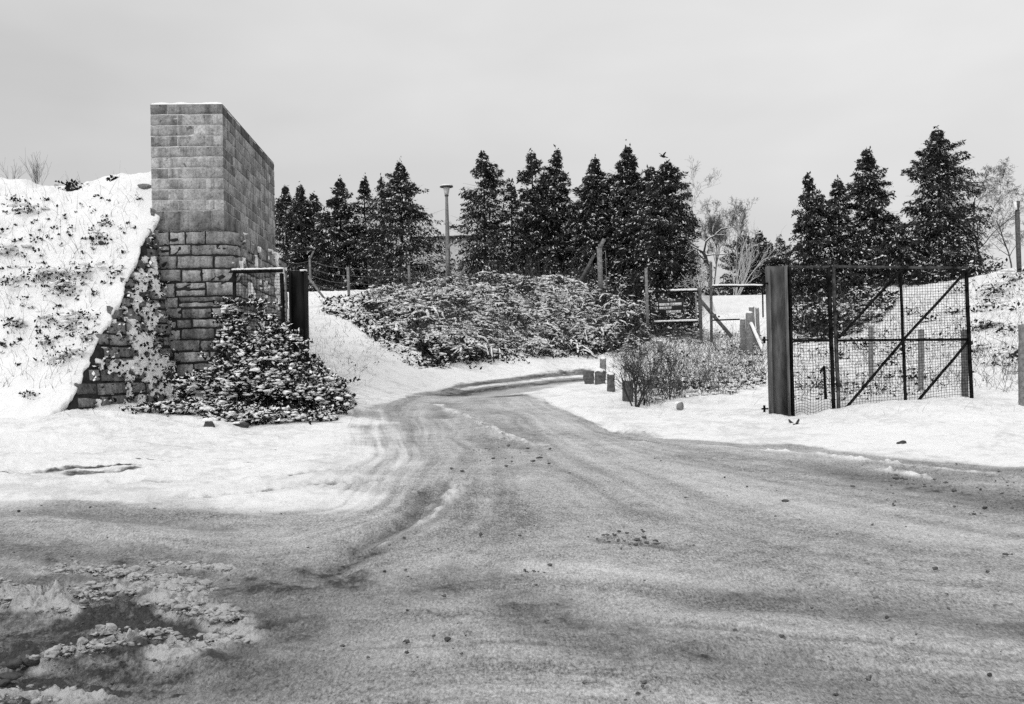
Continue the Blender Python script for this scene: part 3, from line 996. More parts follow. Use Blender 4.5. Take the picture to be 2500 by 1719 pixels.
def bank_right(y):
    s_ = (y - A2[1]) / WD[1]
    xl = A2[0] + WD[0] * s_
    return np.where(y < 21.1, np.where(y < B2[1] - .2, -7.62 - (17.8 - y) * 0.4, xl + WN[0] * BAT * (ZREF - wing_top(np.clip(s_, 0, WL))) + 0.02), np.where(y < 27, -6.9, -0.262 * y))


lap = 0.02 + 0.12 * fbm(byv * 2.3, byv * 0 + 3, 4, 5) + .16 * fbm(byv * 9, byv * 0, 4, 6, .7)
xr = bank_right(byv) + np.where(byv < 21.0, np.clip(lap, -.06, .25), 0)
tt = np.concatenate([np.linspace(0, .55, 60), np.linspace(.56, 1, 330)])
bx = -28 + (xr[:, None] + 28) * tt[None]
by = np.broadcast_to(byv[:, None], bx.shape)
bz = bank_h(bx, by)
rimd = (xr[:, None] - bx)
bz = bz - 0.10 * np.exp(-rimd / 0.10)
P = np.stack([bx, by, bz], -1)
skirt = P[:, -1:].copy()
skirt[..., 2] -= 0.16
skirt[..., 0] -= 0.06
skirt2 = P[:, -1:].copy()
skirt2[..., 2] -= 0.4
skirt2[..., 0] -= 0.9
P = np.concatenate([P, skirt, skirt2], 1)
mb = MB()
mb.grid(P)
bank = mb.build('embankment', M['bank'], smooth=True)
tag(bank, 'steep snow covered railway embankment left of the stone wall', 'embankment', kind='structure')


# ------------------------------------------------------------------ scatter helpers
def rvec(n):
    v = rng.normal(0, 1, (n, 3))
    return v / np.linalg.norm(v, axis=1)[:, None]


def leaf_set(mb, P, L, Wd, up=0.5, shade=None, direc=None, fold=0.25, dirw=0.0):
    """folded leaf at each point: four corners, two faces"""
    n = len(P)
    L = np.broadcast_to(np.asarray(L, float), (n,))
    Wd = np.broadcast_to(np.asarray(Wd, float), (n,))
    up = np.broadcast_to(np.asarray(up, float), (n,))[:, None]
    nrm = rvec(n) * (1 - up) + np.array([0, 0, 1.0]) * up
    nrm /= np.linalg.norm(nrm, axis=1)[:, None] + 1e-9
    t = rvec(n)
    if direc is not None:
        t = t * (1 - dirw) + direc * dirw
    t = t - nrm * (t * nrm).sum(1)[:, None]
    t /= np.linalg.norm(t, axis=1)[:, None] + 1e-9
    b_ = np.cross(nrm, t)
    p0 = P - t * (L / 2)[:, None]
    p2 = P + t * (L / 2)[:, None] - nrm * (fold * L * .4)[:, None]
    p1 = P + b_ * (Wd / 2)[:, None] - nrm * (fold * Wd)[:, None]
    p3 = P - b_ * (Wd / 2)[:, None] - nrm * (fold * Wd)[:, None]
    V = np.stack([p0, p1, p2, p3], 1).reshape(-1, 3)
    i = np.arange(n)[:, None] * 4
    T = np.concatenate([i + [0, 1, 2], i + [0, 2, 3]], 0)
    a = np.repeat(rng.random(n) if shade is None else np.broadcast_to(shade, (n,)), 4)
    mb.add(V, T=T, a=a)


_t = (1 + 5 ** .5) / 2
ICO_V = np.array([(-1, _t, 0), (1, _t, 0), (-1, -_t, 0), (1, -_t, 0), (0, -1, _t), (0, 1, _t), (0, -1, -_t), (0, 1, -_t), (_t, 0, -1), (_t, 0, 1), (-_t, 0, -1), (-_t, 0, 1)])
ICO_V = ICO_V / np.linalg.norm(ICO_V[0])
ICO_F = np.array([(0, 11, 5), (0, 5, 1), (0, 1, 7), (0, 7, 10), (0, 10, 11), (1, 5, 9), (5, 11, 4), (11, 10, 2), (10, 7, 6), (7, 1, 8),
                  (3, 9, 4), (3, 4, 2), (3, 2, 6), (3, 6, 8), (3, 8, 9), (4, 9, 5), (2, 4, 11), (6, 2, 10), (8, 6, 7), (9, 8, 1)])


def ico_sub(V, Fc):
    V = list(map(tuple, V))
    cache, out = {}, []

    def mid(i, j):
        k_ = (min(i, j), max(i, j))
        if k_ not in cache:
            m_ = (np.array(V[i]) + np.array(V[j])) / 2
            V.append(tuple(m_ / np.linalg.norm(m_)))
            cache[k_] = len(V) - 1
        return cache[k_]
    for a_1, b_1, c_1 in Fc:
        ab, bc, ca = mid(a_1, b_1), mid(b_1, c_1), mid(c_1, a_1)
        out += [(a_1, ab, ca), (b_1, bc, ab), (c_1, ca, bc), (ab, bc, ca)]
    return np.array(V), np.array(out)


ICO2_V, ICO2_F = ico_sub(ICO_V, ICO_F)
ICO3_V, ICO3_F = ico_sub(ICO2_V, ICO2_F)


def blobs(mb, P, R, flat=0.45, jit=0.25, lod=0, shade=0.9):
    """small irregular lumps of snow"""
    BV, BF = (ICO_V, ICO_F) if lod == 0 else (ICO2_V, ICO2_F)
    n, m_ = len(P), len(BV)
    R = np.broadcast_to(np.asarray(R, float), (n,))
    sc_ = np.stack([R * rng.uniform(.7, 1.5, n), R * rng.uniform(.7, 1.5, n), R * flat * rng.uniform(.7, 1.3, n)], -1)
    th = rng.uniform(0, 2 * math.pi, n)
    Vv = BV[None] * (1 + rng.normal(0, jit, (n, m_, 1))) * sc_[:, None]
    x, y = Vv[..., 0] * np.cos(th)[:, None] - Vv[..., 1] * np.sin(th)[:, None], Vv[..., 0] * np.sin(th)[:, None] + Vv[..., 1] * np.cos(th)[:, None]
    Vv = np.stack([x, y, Vv[..., 2]], -1) + P[:, None]
    mb.add(Vv.reshape(-1, 3), T=(BF[None] + (np.arange(n) * m_)[:, None, None]).reshape(-1, 3), a=shade)


def stalks(mb, P, D_, L, r, bend=0.3, shade=0.5, nseg=3):
    """thin three-sided stems from points P along directions D_"""
    n = len(P)
    L = np.broadcast_to(np.asarray(L, float), (n,))
    r = np.broadcast_to(np.asarray(r, float), (n,))
    D_ = D_ / np.linalg.norm(D_, axis=1)[:, None]
    bd = rvec(n) * bend
    bd[:, 2] -= bend * .3
    ax = np.cross(D_, rvec(n))
    ax /= np.linalg.norm(ax, axis=1)[:, None] + 1e-9
    bx_ = np.cross(D_, ax)
    rows = []
    for j in range(nseg + 1):
        t = j / nseg
        c = P + D_ * (L * t)[:, None] + bd * (L * t * t)[:, None]
        rr = (r * (1 - .75 * t))[:, None]
        for kk in range(3):
            an = kk * 2 * math.pi / 3
            rows.append(c + (ax * math.cos(an) + bx_ * math.sin(an)) * rr)
    V = np.stack(rows, 1)
    m_ = (nseg + 1) * 3
    q_ = [(j * 3 + kk, j * 3 + (kk + 1) % 3, (j + 1) * 3 + (kk + 1) % 3, (j + 1) * 3 + kk) for j in range(nseg) for kk in range(3)]
    mb.add(V.reshape(-1, 3), Q=(np.array(q_)[None] + (np.arange(n) * m_)[:, None, None]).reshape(-1, 4), a=shade)


def poly_sample(poly, n):
    pu, pv = zip(*poly)
    U = rng.uniform(min(pu), max(pu), n * 4)
    V = rng.uniform(min(pv), max(pv), n * 4)
    k_ = inside(U, V, [(float(a), float(b_)) for a, b_ in poly])
    return U[k_][:n], V[k_][:n]


# ------------------------------------------------------------------ conifers
def conifer(label, u, vtop, D, wpx, group=None, dens=1.0, tips=1, seed=0, lean=0.0, shape=0.66, bare=0.0, vbase=None):
    global rng
    keep_rng, rng = rng, np.random.default_rng(500 + seed)
    top = at(u, vtop, D)
    x0, y0 = top[0] - lean, top[1]
    z0 = float(gz(x0, y0)) - 0.15
    H = top[2] - z0
    R = 1.22 * wpx / 2 * D / F
    t_ = thing('conifer_tree', label, 'tree', (x0, y0, z0), group)
    mb = MB()
    zs = np.linspace(0, H * .97, 9)
    mb.tube(np.stack([x0 + lean * (zs / H) ** 2, np.full(9, y0), z0 + zs], -1), np.linspace(0.05 + H * .011, .015, 9), 7)
    mb.build('trunk', M['bark'], t_, smooth=True)
    leaders = [(0.0, 0.0, 1.0)] + [(rng.uniform(-.45, .45) * R, rng.uniform(-.4, .4) * R, rng.uniform(.82, .97)) for _ in range(tips - 1)]
    crown, snow = MB(), MB()
    stems = MB()
    for (ox, oy, hs) in leaders:
        Hh = H * hs
        nb = int(Hh * (8 + 9.5 * R) * dens / len(leaders) ** .4)
        t = np.clip(0.01 + 0.97 * rng.random(nb) ** 1.25, 0, .985)
        az = rng.uniform(0, 2 * math.pi, nb)
        rad = R * (1 if len(leaders) == 1 else .72) * np.clip((1.03 - t) ** shape, 0, 1) * np.minimum(1, .80 + t * 1.3) * np.clip((1.02 - t) * 5.0, .14, 1) * 1.08
        clump = 0.55 + 0.55 * vnoise(az * 1.3 + 7 * seed, t * Hh * .8 + ox, seed)
        ln = rad * clump * rng.uniform(.75, 1.3, nb) + 0.10
        rise = rng.uniform(.10, .75, nb) * (0.55 + .6 * t)
        drp = rng.uniform(.15, .55, nb)
        base_ = np.stack([x0 + ox + lean * t ** 2, np.full(nb, y0 + oy), z0 + Hh * t], -1)
        dirs = np.stack([np.cos(az), np.sin(az), rise], -1)
        perp = np.stack([-np.sin(az), np.cos(az), np.zeros(nb)], -1)

        def along(f):
            q_ = base_[:, None] + dirs[:, None] * (f * ln[:, None])[..., None]
            q_[..., 2] -= (drp * ln)[:, None] * f ** 2
            return q_
        nl = 96
        fr = rng.uniform(.05, 1.0, (nb, nl)) ** .7
        Pl = along(fr)
        lat = rng.normal(0, 1, (nb, nl)) * (0.05 + .20 * ln[:, None] * (1.15 - fr))
        Pl = Pl + perp[:, None] * lat[..., None]
        Pl[..., 2] -= np.abs(rng.normal(0, .09, (nb, nl))) + .25 * np.abs(lat)
        Pl = (Pl + rng.normal(0, .025, Pl.shape)).reshape(-1, 3)
        dd = np.repeat(dirs * .7 + np.array([0, 0, -.75]), nl, 0) + rvec(nb * nl) * .55
        dd = dd / np.linalg.norm(dd, axis=1)[:, None]
        keepl = rng.random(len(Pl)) > bare
        Pl, dd = Pl[keepl], dd[keepl]
        n_l = len(Pl)
        sz = rng.uniform(.09, .25, n_l)
        leaf_set(crown, Pl, sz, sz * .34, rng.uniform(.05, .6, n_l), np.clip(rng.random(n_l) * 0.57, 0, 1), dd, 0.3, .8)
        ksn = np.where(rng.random(nb) < .40)[0]
        f = rng.uniform(.5, 1.0, (nb, 7))
        ps = along(f)[ksn].reshape(-1, 3) + rng.normal(0, .035, (len(ksn) * 7, 3))
        ps[:, 2] += .03
        ps = ps[rng.random(len(ps)) < .75]
        blobs(snow, ps, rng.uniform(.015, .06, len(ps)) * rng.uniform(.6, 1.4, len(ps)), .45, .3)
        stalks(stems, base_, dirs, ln * .9, .012, .1)
    # leader shoots at the very top
    for (ox, oy, hs) in leaders:
        pt = np.array([x0 + ox + lean, y0 + oy, z0 + H * hs])
        n_l = 26
        Pl = pt + rng.normal(0, 1, (n_l, 3)) * [.07, .07, .16] - [0, 0, .2]
        leaf_set(crown, Pl, rng.uniform(.12, .26, n_l), .09, .2, .2, np.tile([0, 0, 1.0], (n_l, 1)), .3, .6)
    cr = crown.build('crown', M['conifer'], t_)
    stems.build('branches', M['bark'], t_)
    snow.build('snow_load', M['snow'], t_)
    rng = keep_rng
    return t_


GL = 'conifers along the skyline behind the wire fence'
GR = 'dark conifers behind the mesh gate on the right'
conifer('short dark conifer half hidden behind the right edge of the block pier', 697, 452, 60, 130, GL, seed=1, tips=2)
conifer('narrow topped conifer second out from the block pier, touching the first', 733, 452, 59, 110, GL, seed=2)
conifer('slim thin topped conifer in the dip beside the pair at the pier', 764, 470, 62, 110, GL, seed=3, bare=.3)
conifer('low bushy conifer filling the saddle left of the pointed middle tree', 795, 512, 58, 110, GL, seed=4)
conifer('pointed snow flecked conifer standing alone above the first fence post', 829, 436, 59, 130, GL, seed=5)
conifer('rounded topped conifer with a loose ragged crown, left of the see-through one', 889, 434, 60, 120, GL, seed=6, bare=.15)
conifer('thin see-through conifer with bare trunk showing, left of the tallest of its row', 930, 432, 62, 90, GL, seed=7, bare=.55)
conifer('tallest conifer left of the street lamp, broad skirted and snow flecked', 977, 392, 58, 235, GL, seed=8, shape=.85)
conifer('tall slender conifer with a knobbly neck immediately right of the street lamp', 1181, 369, 57, 165, GL, seed=9, shape=.62, lean=.05)
conifer('small thin pale conifer between the slender one and the twin pair', 1247, 440, 61, 95, GL, seed=10, bare=.4)
conifer('left of the twin tall conifers in the middle of the skyline', 1298, 369, 57, 165, GL, seed=11, tips=2, shape=.55, dens=1.15)
conifer('right of the twin tall conifers, trunk and sky showing low down', 1358, 364, 57, 165, GL, seed=12, shape=.55, tips=2)
conifer('conifer with two small tips behind the big concrete fence post', 1452, 386, 56, 185, GL, seed=13, tips=2, shape=.55, dens=1.3)
conifer('double headed tallest conifer of the central clump', 1530, 354, 55, 215, GL, seed=14, tips=2, shape=.5, dens=1.35)
conifer('middling conifer wedged between the double headed one and the dense dark one', 1585, 405, 54, 165, GL, seed=15, shape=.5, dens=1.4)
conifer('dense black conifer with rounded skirt beneath the flying bird', 1628, 396, 51, 178, GL, seed=16, shape=.42, dens=1.6)
conifer('blunt topped conifer leftmost of the dark group above the mesh gate', 1972, 427, 50, 165, GR, seed=17, tips=2, shape=.62, dens=1.15)
conifer('lower rounded conifer squeezed between the blunt and the spired ones', 2045, 436, 50, 120, GR, seed=18, shape=.6)
conifer('spired conifer with a bare leader and a big dab of snow, above the gate middle', 2116, 362, 50, 195, GR, seed=19, shape=.68, dens=1.2)
conifer('tallest broadest conifer of all, above the free end of the mesh gate', 2288, 312, 49, 205, GR, seed=20, shape=.62, dens=1.3)
conifer('low spreading conifer filling the gap between the two tallest right hand trees', 2195, 545, 48, 160, GR, seed=26, shape=.5, dens=1.1)
conifer('small snow streaked conifer beyond the far gate, left of its pair', 1818, 573, 66, 165, 'small distant conifers beyond the far gate', seed=21)
conifer('small distant conifer with a sharp tip, right of the snow streaked one', 1853, 566, 68, 120, 'small distant conifers beyond the far gate', seed=22)
conifer('small distant conifer tucked against the left flank of the blunt one', 1903, 580, 64, 140, 'small distant conifers beyond the far gate', seed=23)
conifer('tiny round topped conifer just right of the sharp tipped distant one', 1872, 588, 65, 105, 'small distant conifers beyond the far gate', seed=24)

# ------------------------------------------------------------------ bare trees and shrubs


def bare_tree(name, label, cat, base_, H, r0, levels=4, spread=.5, kids=4, mat='birch', seed=0, lean=(0, 0), up=.6, tw=.006, group=None, stems=1, snow=False, droop=0.0):
    rs = np.random.default_rng(900 + seed)
    t_ = thing(name, label, cat, base_, group)
    trunk, branches, sn = MB(), MB(), MB()

    def grow(p, d_, L, r, lv, mbx):
        n = 5
        pts = [p]
        for i in range(n):
            d_ = d_ + rs.normal(0, .09 + .05 * (levels - lv), 3)
            d_[2] += 0.03 * up - droop * (levels - lv) * .05
            d_ = d_ / np.linalg.norm(d_)
            pts.append(pts[-1] + d_ * L / n)
        pts = np.array(pts)
        mbx.tube(pts, np.linspace(r, max(r * .45, tw), n + 1), 5 if lv >= levels - 1 else 3, cap=False)
        if snow and lv >= levels - 1:
            mm = pts + np.array([0, 0, r * .7])
            sn.tube(mm[1:], np.linspace(r * .6, r * .3, n), 4)
        if lv <= 0:
            return
        nk = kids + (2 if lv == levels else 0)
        for j in range(nk):
            f = rs.uniform(.3, 1.0)
            i = min(int(f * n), n - 1)
            pp = pts[i] + (pts[i + 1] - pts[i]) * (f * n - i)
            ax = rs.normal(0, 1, 3)
            ax -= d_ * ax.dot(d_)
            ax /= np.linalg.norm(ax)
            nd_ = d_ * (1 - spread) + ax * spread + np.array([0, 0, up * .25])
            grow(pp, nd_ / np.linalg.norm(nd_), L * rs.uniform(.42, .62), max(r * (1 - .55 * f) * .55, tw), lv - 1, branches)
    for s_ in range(stems):
        d0 = np.array([lean[0] + rs.normal(0, .05 + .25 * (stems > 1)), lean[1] + rs.normal(0, .05 + .2 * (stems > 1)), 1.0])
        grow(np.array(base_, float) - [0, 0, .1], d0 / np.linalg.norm(d0), H * .62 * rs.uniform(.8, 1.1 if stems > 1 else 1.0), r0, levels, trunk)
    trunk.build('trunk' if stems == 1 else 'stems', M[mat], t_, smooth=True)
    branches.build('branches', M[mat], t_)
    if snow:
        sn.build('snow_load', M['snow'], t_)
    return t_


def base_at(u, D):
    p_ = at(u, 800, D)
    return np.array([p_[0], p_[1], float(gz(p_[0], p_[1]))])


GB_ = 'bare birches beyond the far gate'
bare_tree('birch_tree', 'pale leafless birch with fine spreading twigs right of the dense black conifer', 'tree', base_at(1742, 62), 6.9, .06, 5, .40, 5, 'birch', 1, up=1.2, group=GB_, tw=.0045)
bare_tree('birch_tree', 'slender leafless birch leaning right, nearest the distant small conifers', 'tree', base_at(1795, 63), 7.0, .055, 5, .34, 4, 'birch', 2, lean=(.06, 0), up=1.2, group=GB_, tw=.0045)
bare_tree('birch_tree', 'faint leafless birch rising behind the shoulder of the dense black conifer', 'tree', base_at(1665, 66), 8.6, .06, 5, .38, 4, 'birch', 3, up=1.2, group=GB_, tw=.0045)
bare_tree('birch_tree', 'wide leafless birch with arching twigs right of the tallest conifer', 'tree', base_at(2395, 55), 7.2, .07, 5, .48, 5, 'twig', 4, lean=(-.03, 0), up=.6, droop=.3, tw=.0045)
bare_tree('birch_tree', 'leafless birch at the far right edge of the picture', 'tree', base_at(2475, 58), 6.4, .05, 5, .46, 4, 'twig', 5, up=.6, droop=.3, tw=.0045)
gt = base_at(1736, 49)
tt_ = thing('crooked_tree', 'crooked dark leafless tree with snow along its limbs behind the far gate', 'tree', gt)
mb, mb2, mb3 = MB(), MB(), MB()


def limb(pix, r0, r1, D=49.0, snow=True, mbx=None):
    pts = at(np.array([q_[0] for q_ in pix]), np.array([q_[1] for q_ in pix]), np.full(len(pix), D) if np.isscalar(D) else np.array(D))
    (mbx or mb).tube(pts, np.linspace(r0, r1, len(pts)), 6)
    if snow:
        mb2.tube(pts + np.array([-.01, -.01, r0 * .7]), np.linspace(r0 * .45, r1 * .6, len(pts)), 5)


limb([(1736, 760), (1734, 700), (1733, 672), (1728, 650), (1722, 625), (1716, 616)], .10, .075, snow=False)
limb([(1716, 616), (1700, 607), (1686, 600)], .05, .02, mbx=mb3)
limb([(1718, 618), (1722, 600), (1724, 590), (1732, 582), (1745, 576), (1752, 568), (1762, 560), (1778, 557), (1795, 556)], .05, .012, mbx=mb3)
limb([(1722, 625), (1740, 622), (1760, 622), (1785, 620)], .035, .01, mbx=mb3)
limb([(1745, 576), (1740, 565), (1742, 550)], .03, .01, mbx=mb3)
limb([(1749, 574), (1765, 574), (1785, 577)], .025, .008, mbx=mb3)
limb([(1702, 607), (1690, 612), (1676, 622)], .02, .008, mbx=mb3)
mb.build('trunk', M['bark'], tt_, smooth=True)
mb3.build('branches', M['bark'], tt_, smooth=True)
mb2.build('snow_load', M['snow'], tt_, smooth=True)
bare_tree('birch_sapling', 'frosted thin sapling beside the sign gate post', 'sapling', base_at(1719, 46), 3.4, .035, 3, .5, 5, 'pale_wall', 6)
bare_tree('leaning_shrub', 'snow streaked shrub of straight stems fanning up to the right behind the far gate', 'shrub', base_at(1790, 52), 4.2, .03, 2, .3, 4, 'pale_wall', 7, lean=(.35, 0), stems=7)
p_ = gpt(1552, 998)
bare_tree('bare_shrub', 'leafless dark stemmed shrub in the snow right of the concrete bollards', 'shrub', p_, 1.55, .02, 3, .42, 4, 'bark', 8, stems=6, tw=.003)
p_ = gpt(1634, 982)
bare_tree('bare_shrub', 'thin upright leafless shrub beside the grey stone in the snow', 'shrub', p_, 1.35, .012, 3, .35, 3, 'bark', 9, stems=4, tw=.003)
for i_, (u_, v_, h_, lb_) in enumerate(((1585, 990, 1.7, 'tall wispy leafless shrub midway between the nearest bollard and the grey stone'),
                                        (1710, 955, 1.0, 'low leafless shrub out in the brush right of the grey stone'))):
    bare_tree('bare_shrub', lb_, 'shrub', gpt(u_, v_), h_, .008, 2, .33, 4, 'twig', 20 + i_, stems=5, tw=.0025)
p_ = np.array([at(90, 470, 24)[0], 24.0, float(bank_h(at(90, 470, 24)[0], 24.0)) - .1])
bare_tree('bare_shrub', 'wispy leafless shrub on the crest of the embankment', 'shrub', p_, 1.0, .0035, 1, .30, 4, 'twig', 10, stems=16, tw=.0015)
p_ = np.array([at(30, 460, 24)[0], 24.0, float(bank_h(at(30, 460, 24)[0], 24.0)) - .1])
bare_tree('bare_shrub', 'faint dry weeds at the left edge of the embankment crest', 'shrub', p_, 0.8, .0035, 1, .30, 3, 'twig', 11, stems=7, tw=.0015)

# ------------------------------------------------------------------ brambles, brush and weeds (nobody could count these)


def thicket(name, label, cat, poly, n, hmax, size, mat, snowy, n_snow=0, snow_r=(.03, .09), n_stalk=0, stalk_l=(.5, 1.2), hf=gz, lumps=0.0, seed=0, up=(0.1, .8), smat='twig', patchy=None):
    U, V = poly_sample(poly, n)
    G = hit(U, V, hf)
    if patchy is not None:
        G = G[rng.random(len(G)) < patchy + 2.6 * fbm(G[:, 0] * .6, G[:, 1] * .6, 4, 400 + seed)]
    hum = np.clip(0.45 + 2.4 * fbm(G[:, 0] * .9, G[:, 1] * .9, 4, 100 + seed), 0.05, 1.5)
    f = rng.random(len(G)) ** 1.3
    P_ = G.copy()
    P_[:, 2] += hmax * hum * f
    mb = MB()
    pat = fbm(G[:, 0] * .55 + 5, G[:, 1] * .55, 4, 200 + seed) * 2.2 + fbm(G[:, 0] * 2.2, G[:, 1] * 1.4, 3, 220 + seed) * 2.0
    sh = np.where(rng.random(len(G)) < snowy + pat, rng.uniform(.5, 1, len(G)), rng.uniform(0, .35, len(G)))
    sz = rng.uniform(size[0], size[1], len(G))
    leaf_set(mb, P_, sz, sz * .55, rng.uniform(up[0], up[1], len(G)), sh, None, .3)
    o = mb.build(name, mat)
    tag(o, label, cat, kind='stuff')
    if n_snow:
        U, V = poly_sample(poly, n_snow)
        G2 = hit(U, V, hf)
        hum = np.clip(0.45 + 2.4 * fbm(G2[:, 0] * .9, G2[:, 1] * .9, 4, 100 + seed), 0.05, 1.5)
        G2[:, 2] += hmax * hum * rng.uniform(.45, 1.05, len(G2))
        pat = fbm(G2[:, 0] * .55 + 5, G2[:, 1] * .55, 4, 200 + seed) * 2.2 + fbm(G2[:, 0] * 2.2, G2[:, 1] * 1.4, 3, 220 + seed) * 2.0
        G2 = G2[rng.random(len(G2)) < .55 + 1.3 * pat]
        mb = MB()
        blobs(mb, G2, rng.uniform(snow_r[0], snow_r[1], len(G2)), .35, .28)
        s_ = mb.build('snow_load', M['snow'], o)
        s_['kind'] = 'stuff'
    if n_stalk:
        U, V = poly_sample(poly, n_stalk)
        G3 = hit(U, V, hf)
        dirs = rvec(len(G3)) * .6 + np.array([0, 0, 1.0])
        mb = MB()
        stalks(mb, G3 - [0, 0, .05], dirs, rng.uniform(stalk_l[0], stalk_l[1], len(G3)), rng.uniform(.004, .010, len(G3)), .7)
        s_ = mb.build('stems', M[smat], o)
        s_['kind'] = 'stuff'
    return o


thk = thicket('bramble_thicket', 'snow laden bramble thicket over the mound in the middle distance', 'brambles', MOUND, 62000, .48, (.06, .20), M['bramble'], .68, 17000, (.02, .115), 2600, (.6, 1.6), seed=1, up=(.3, .9))
thicket('undergrowth', 'dark low growth added as tree shade behind and beneath the sign gate', 'undergrowth', SHADE_S, 5200, .8, (.08, .22), M['bramble'], .10, 160, (.03, .08), 200, (.4, 1.0), seed=8)
U, V = poly_sample(MOUND, 1500)
G3 = hit(U, V)
hum = np.clip(0.45 + 2.4 * fbm(G3[:, 0] * .9, G3[:, 1] * .9, 4, 101), 0.05, 1.5)
mbs, mbc, mbl = MB(), MB(), MB()
for g_, h_ in zip(G3, hum):
    an, L_ = rng.uniform(0, 2 * math.pi), rng.uniform(.35, 1.1)
    t = np.linspace(0, 1, 7)
    P_ = g_ + np.stack([math.cos(an) * L_ * t, math.sin(an) * L_ * .7 * t, 0.48 * h_ * .7 + L_ * rng.uniform(.10, .32) * 4 * t * (1 - t) - .25 * t], -1)
    P_[:, 2] = np.maximum(P_[:, 2], gz(P_[:, 0], P_[:, 1]) + .05)
    P_ += rng.normal(0, .02, P_.shape)
    mbc.tube(P_, .009, 3, cap=False)
    i0, i1 = sorted(rng.choice(8, 2, replace=False))
    if i1 - i0 > 2:
        mbs.tube(P_[i0:i1] + [0, 0, .03], np.clip(rng.normal(.020, .016, i1 - i0), .004, .06), 5)
    Q_ = np.repeat(P_, 3, 0) + rng.normal(0, .05, (21, 3)) - [0, 0, .06]
    leaf_set(mbl, Q_, rng.uniform(.06, .16, 21), .07, rng.uniform(-.2, .5, 21), np.where(rng.random(21) < .2, .8, .1))
for nm_, b_m, mt_ in (('snow_load', mbs, 'snow'), ('canes', mbc, 'bark'), ('cane_leaves', mbl, 'bramble')):
    o = b_m.build(nm_, M[mt_], thk)
    o['kind'] = 'stuff'
EDGE1 = [(780, 735), (900, 722), (960, 790), (1010, 850), (1100, 905), (1000, 905), (930, 850), (870, 800), (780, 760)]
thicket('bramble_runner', 'thin outlying brambles on the open snow left of the mound', 'brambles', EDGE1, 2600, .3, (.10, .24), M['bramble'], .5, 350, (.03, .1), 150, (.4, .9), seed=2)
thicket('undergrowth', 'dark snow flecked undergrowth beneath the left hand conifers behind the fence', 'undergrowth', UNDER_L, 52000, 1.7, (.08, .24), M['bramble'], .22, 2300, (.03, .10), 700, (.6, 1.8), seed=3)
thicket('undergrowth', 'dark undergrowth beneath the right hand conifers seen through the mesh gate', 'undergrowth', UNDER_R, 26000, 1.1, (.08, .24), M['bramble'], .16, 1100, (.03, .10), 700, (.6, 1.8), seed=4)
thicket('brush', 'frosted weeds and low brush between the bollards and the tall steel post', 'brush', BRUSH_R, 6500, .26, (.06, .17), M['bramble'], .5, 2800, (.02, .08), 3000, (.25, 1.0), seed=5, smat='twig', patchy=.6)
thicket('brush', 'snow streaked brush on the slope behind the mesh gate', 'brush', BEHIND_R, 9500, .5, (.08, .24), M['bramble'], .45, 900, (.03, .10), 800, (.4, 1.0), seed=6)
RB = [(1935, 830), (2100, 800), (2200, 735), (2360, 690), (2500, 668), (2560, 700), (2560, 985), (2380, 955), (2100, 985), (1935, 990)]
thicket('weeds', 'scattered dark weeds poking through the snow of the right hand bank', 'weeds', RB, 9500, .20, (.05, .14), M['bramble'], .40, 900, (.02, .06), n_stalk=3800, stalk_l=(.15, .6), seed=7, patchy=.40)


def tufts(name, label, spots, hf, mat, cat='weeds', size=(.05, .12), snow=True):
    mb, ms = MB(), MB()
    for u, v, r, n in spots:
        r = r * (.8 if hf is bank_h else 1)
        n = int(n * (1.5 if hf is bank_h and r > .05 else 1))
        c = hit([u], [v], hf)[0]
        P_ = c + rng.normal(0, 1, (n, 3)) * np.array([r, r * .7, r * .55]) + [0, -.03, r * .45]
        sz = rng.uniform(size[0], size[1], n)
        leaf_set(mb, P_, sz, sz * .6, rng.uniform(-.2, .5, n), np.where(rng.random(n) < .18, .8, .1), None, .3)
        if snow and r > .08:
            k_ = max(2, n // 9)
            blobs(ms, c + rng.normal(0, 1, (k_, 3)) * np.array([r, r * .6, r * .3]) + [0, .0, r * .95], rng.uniform(.3, .6, k_) * r, .4, .25)
    o = mb.build(name, mat)
    tag(o, label, cat, kind='stuff')
    if ms.n:
        s_ = ms.build('snow_load', M['snow'], o)
        s_['kind'] = 'stuff'
    return o


BT = [(103, 695, .22, 60), (190, 687, .20, 60), (247, 596, .13, 40), (124, 687, .15, 40), (16, 629, .24, 60), (70, 530, .22, 60), (33, 497, .09, 24), (146, 733, .18, 50),
      (128, 794, .14, 40), (171, 811, .22, 40), (144, 897, .18, 40), (70, 970, .10, 22), (280, 669, .06, 18), (307, 671, .08, 20), (39, 803, .14, 36), (175, 873, .16, 40),
      (194, 788, .16, 40), (260, 553, .10, 20), (159, 718, .16, 40), (218, 667, .08, 20), (20, 700, .15, 36), (60, 745, .06, 14), (340, 490, .06, 16), (120, 850, .12, 30), (205, 840, .12, 30), (230, 720, .07, 14), (10, 860, .08, 16), (290, 560, .05, 10), (90, 600, .08, 14)]
for _ in range(170):
    BT.append((rng.uniform(0, 330), rng.uniform(480, 900), rng.uniform(.015, .05), int(rng.integers(3, 9))))
BT = [t for t in BT if t[0] < 372 - (t[1] - 500) * .44]
tufts('weeds', 'dark leafy weeds breaking through the snow of the left embankment', BT, bank_h, M['bramble'], size=(.03, .085))
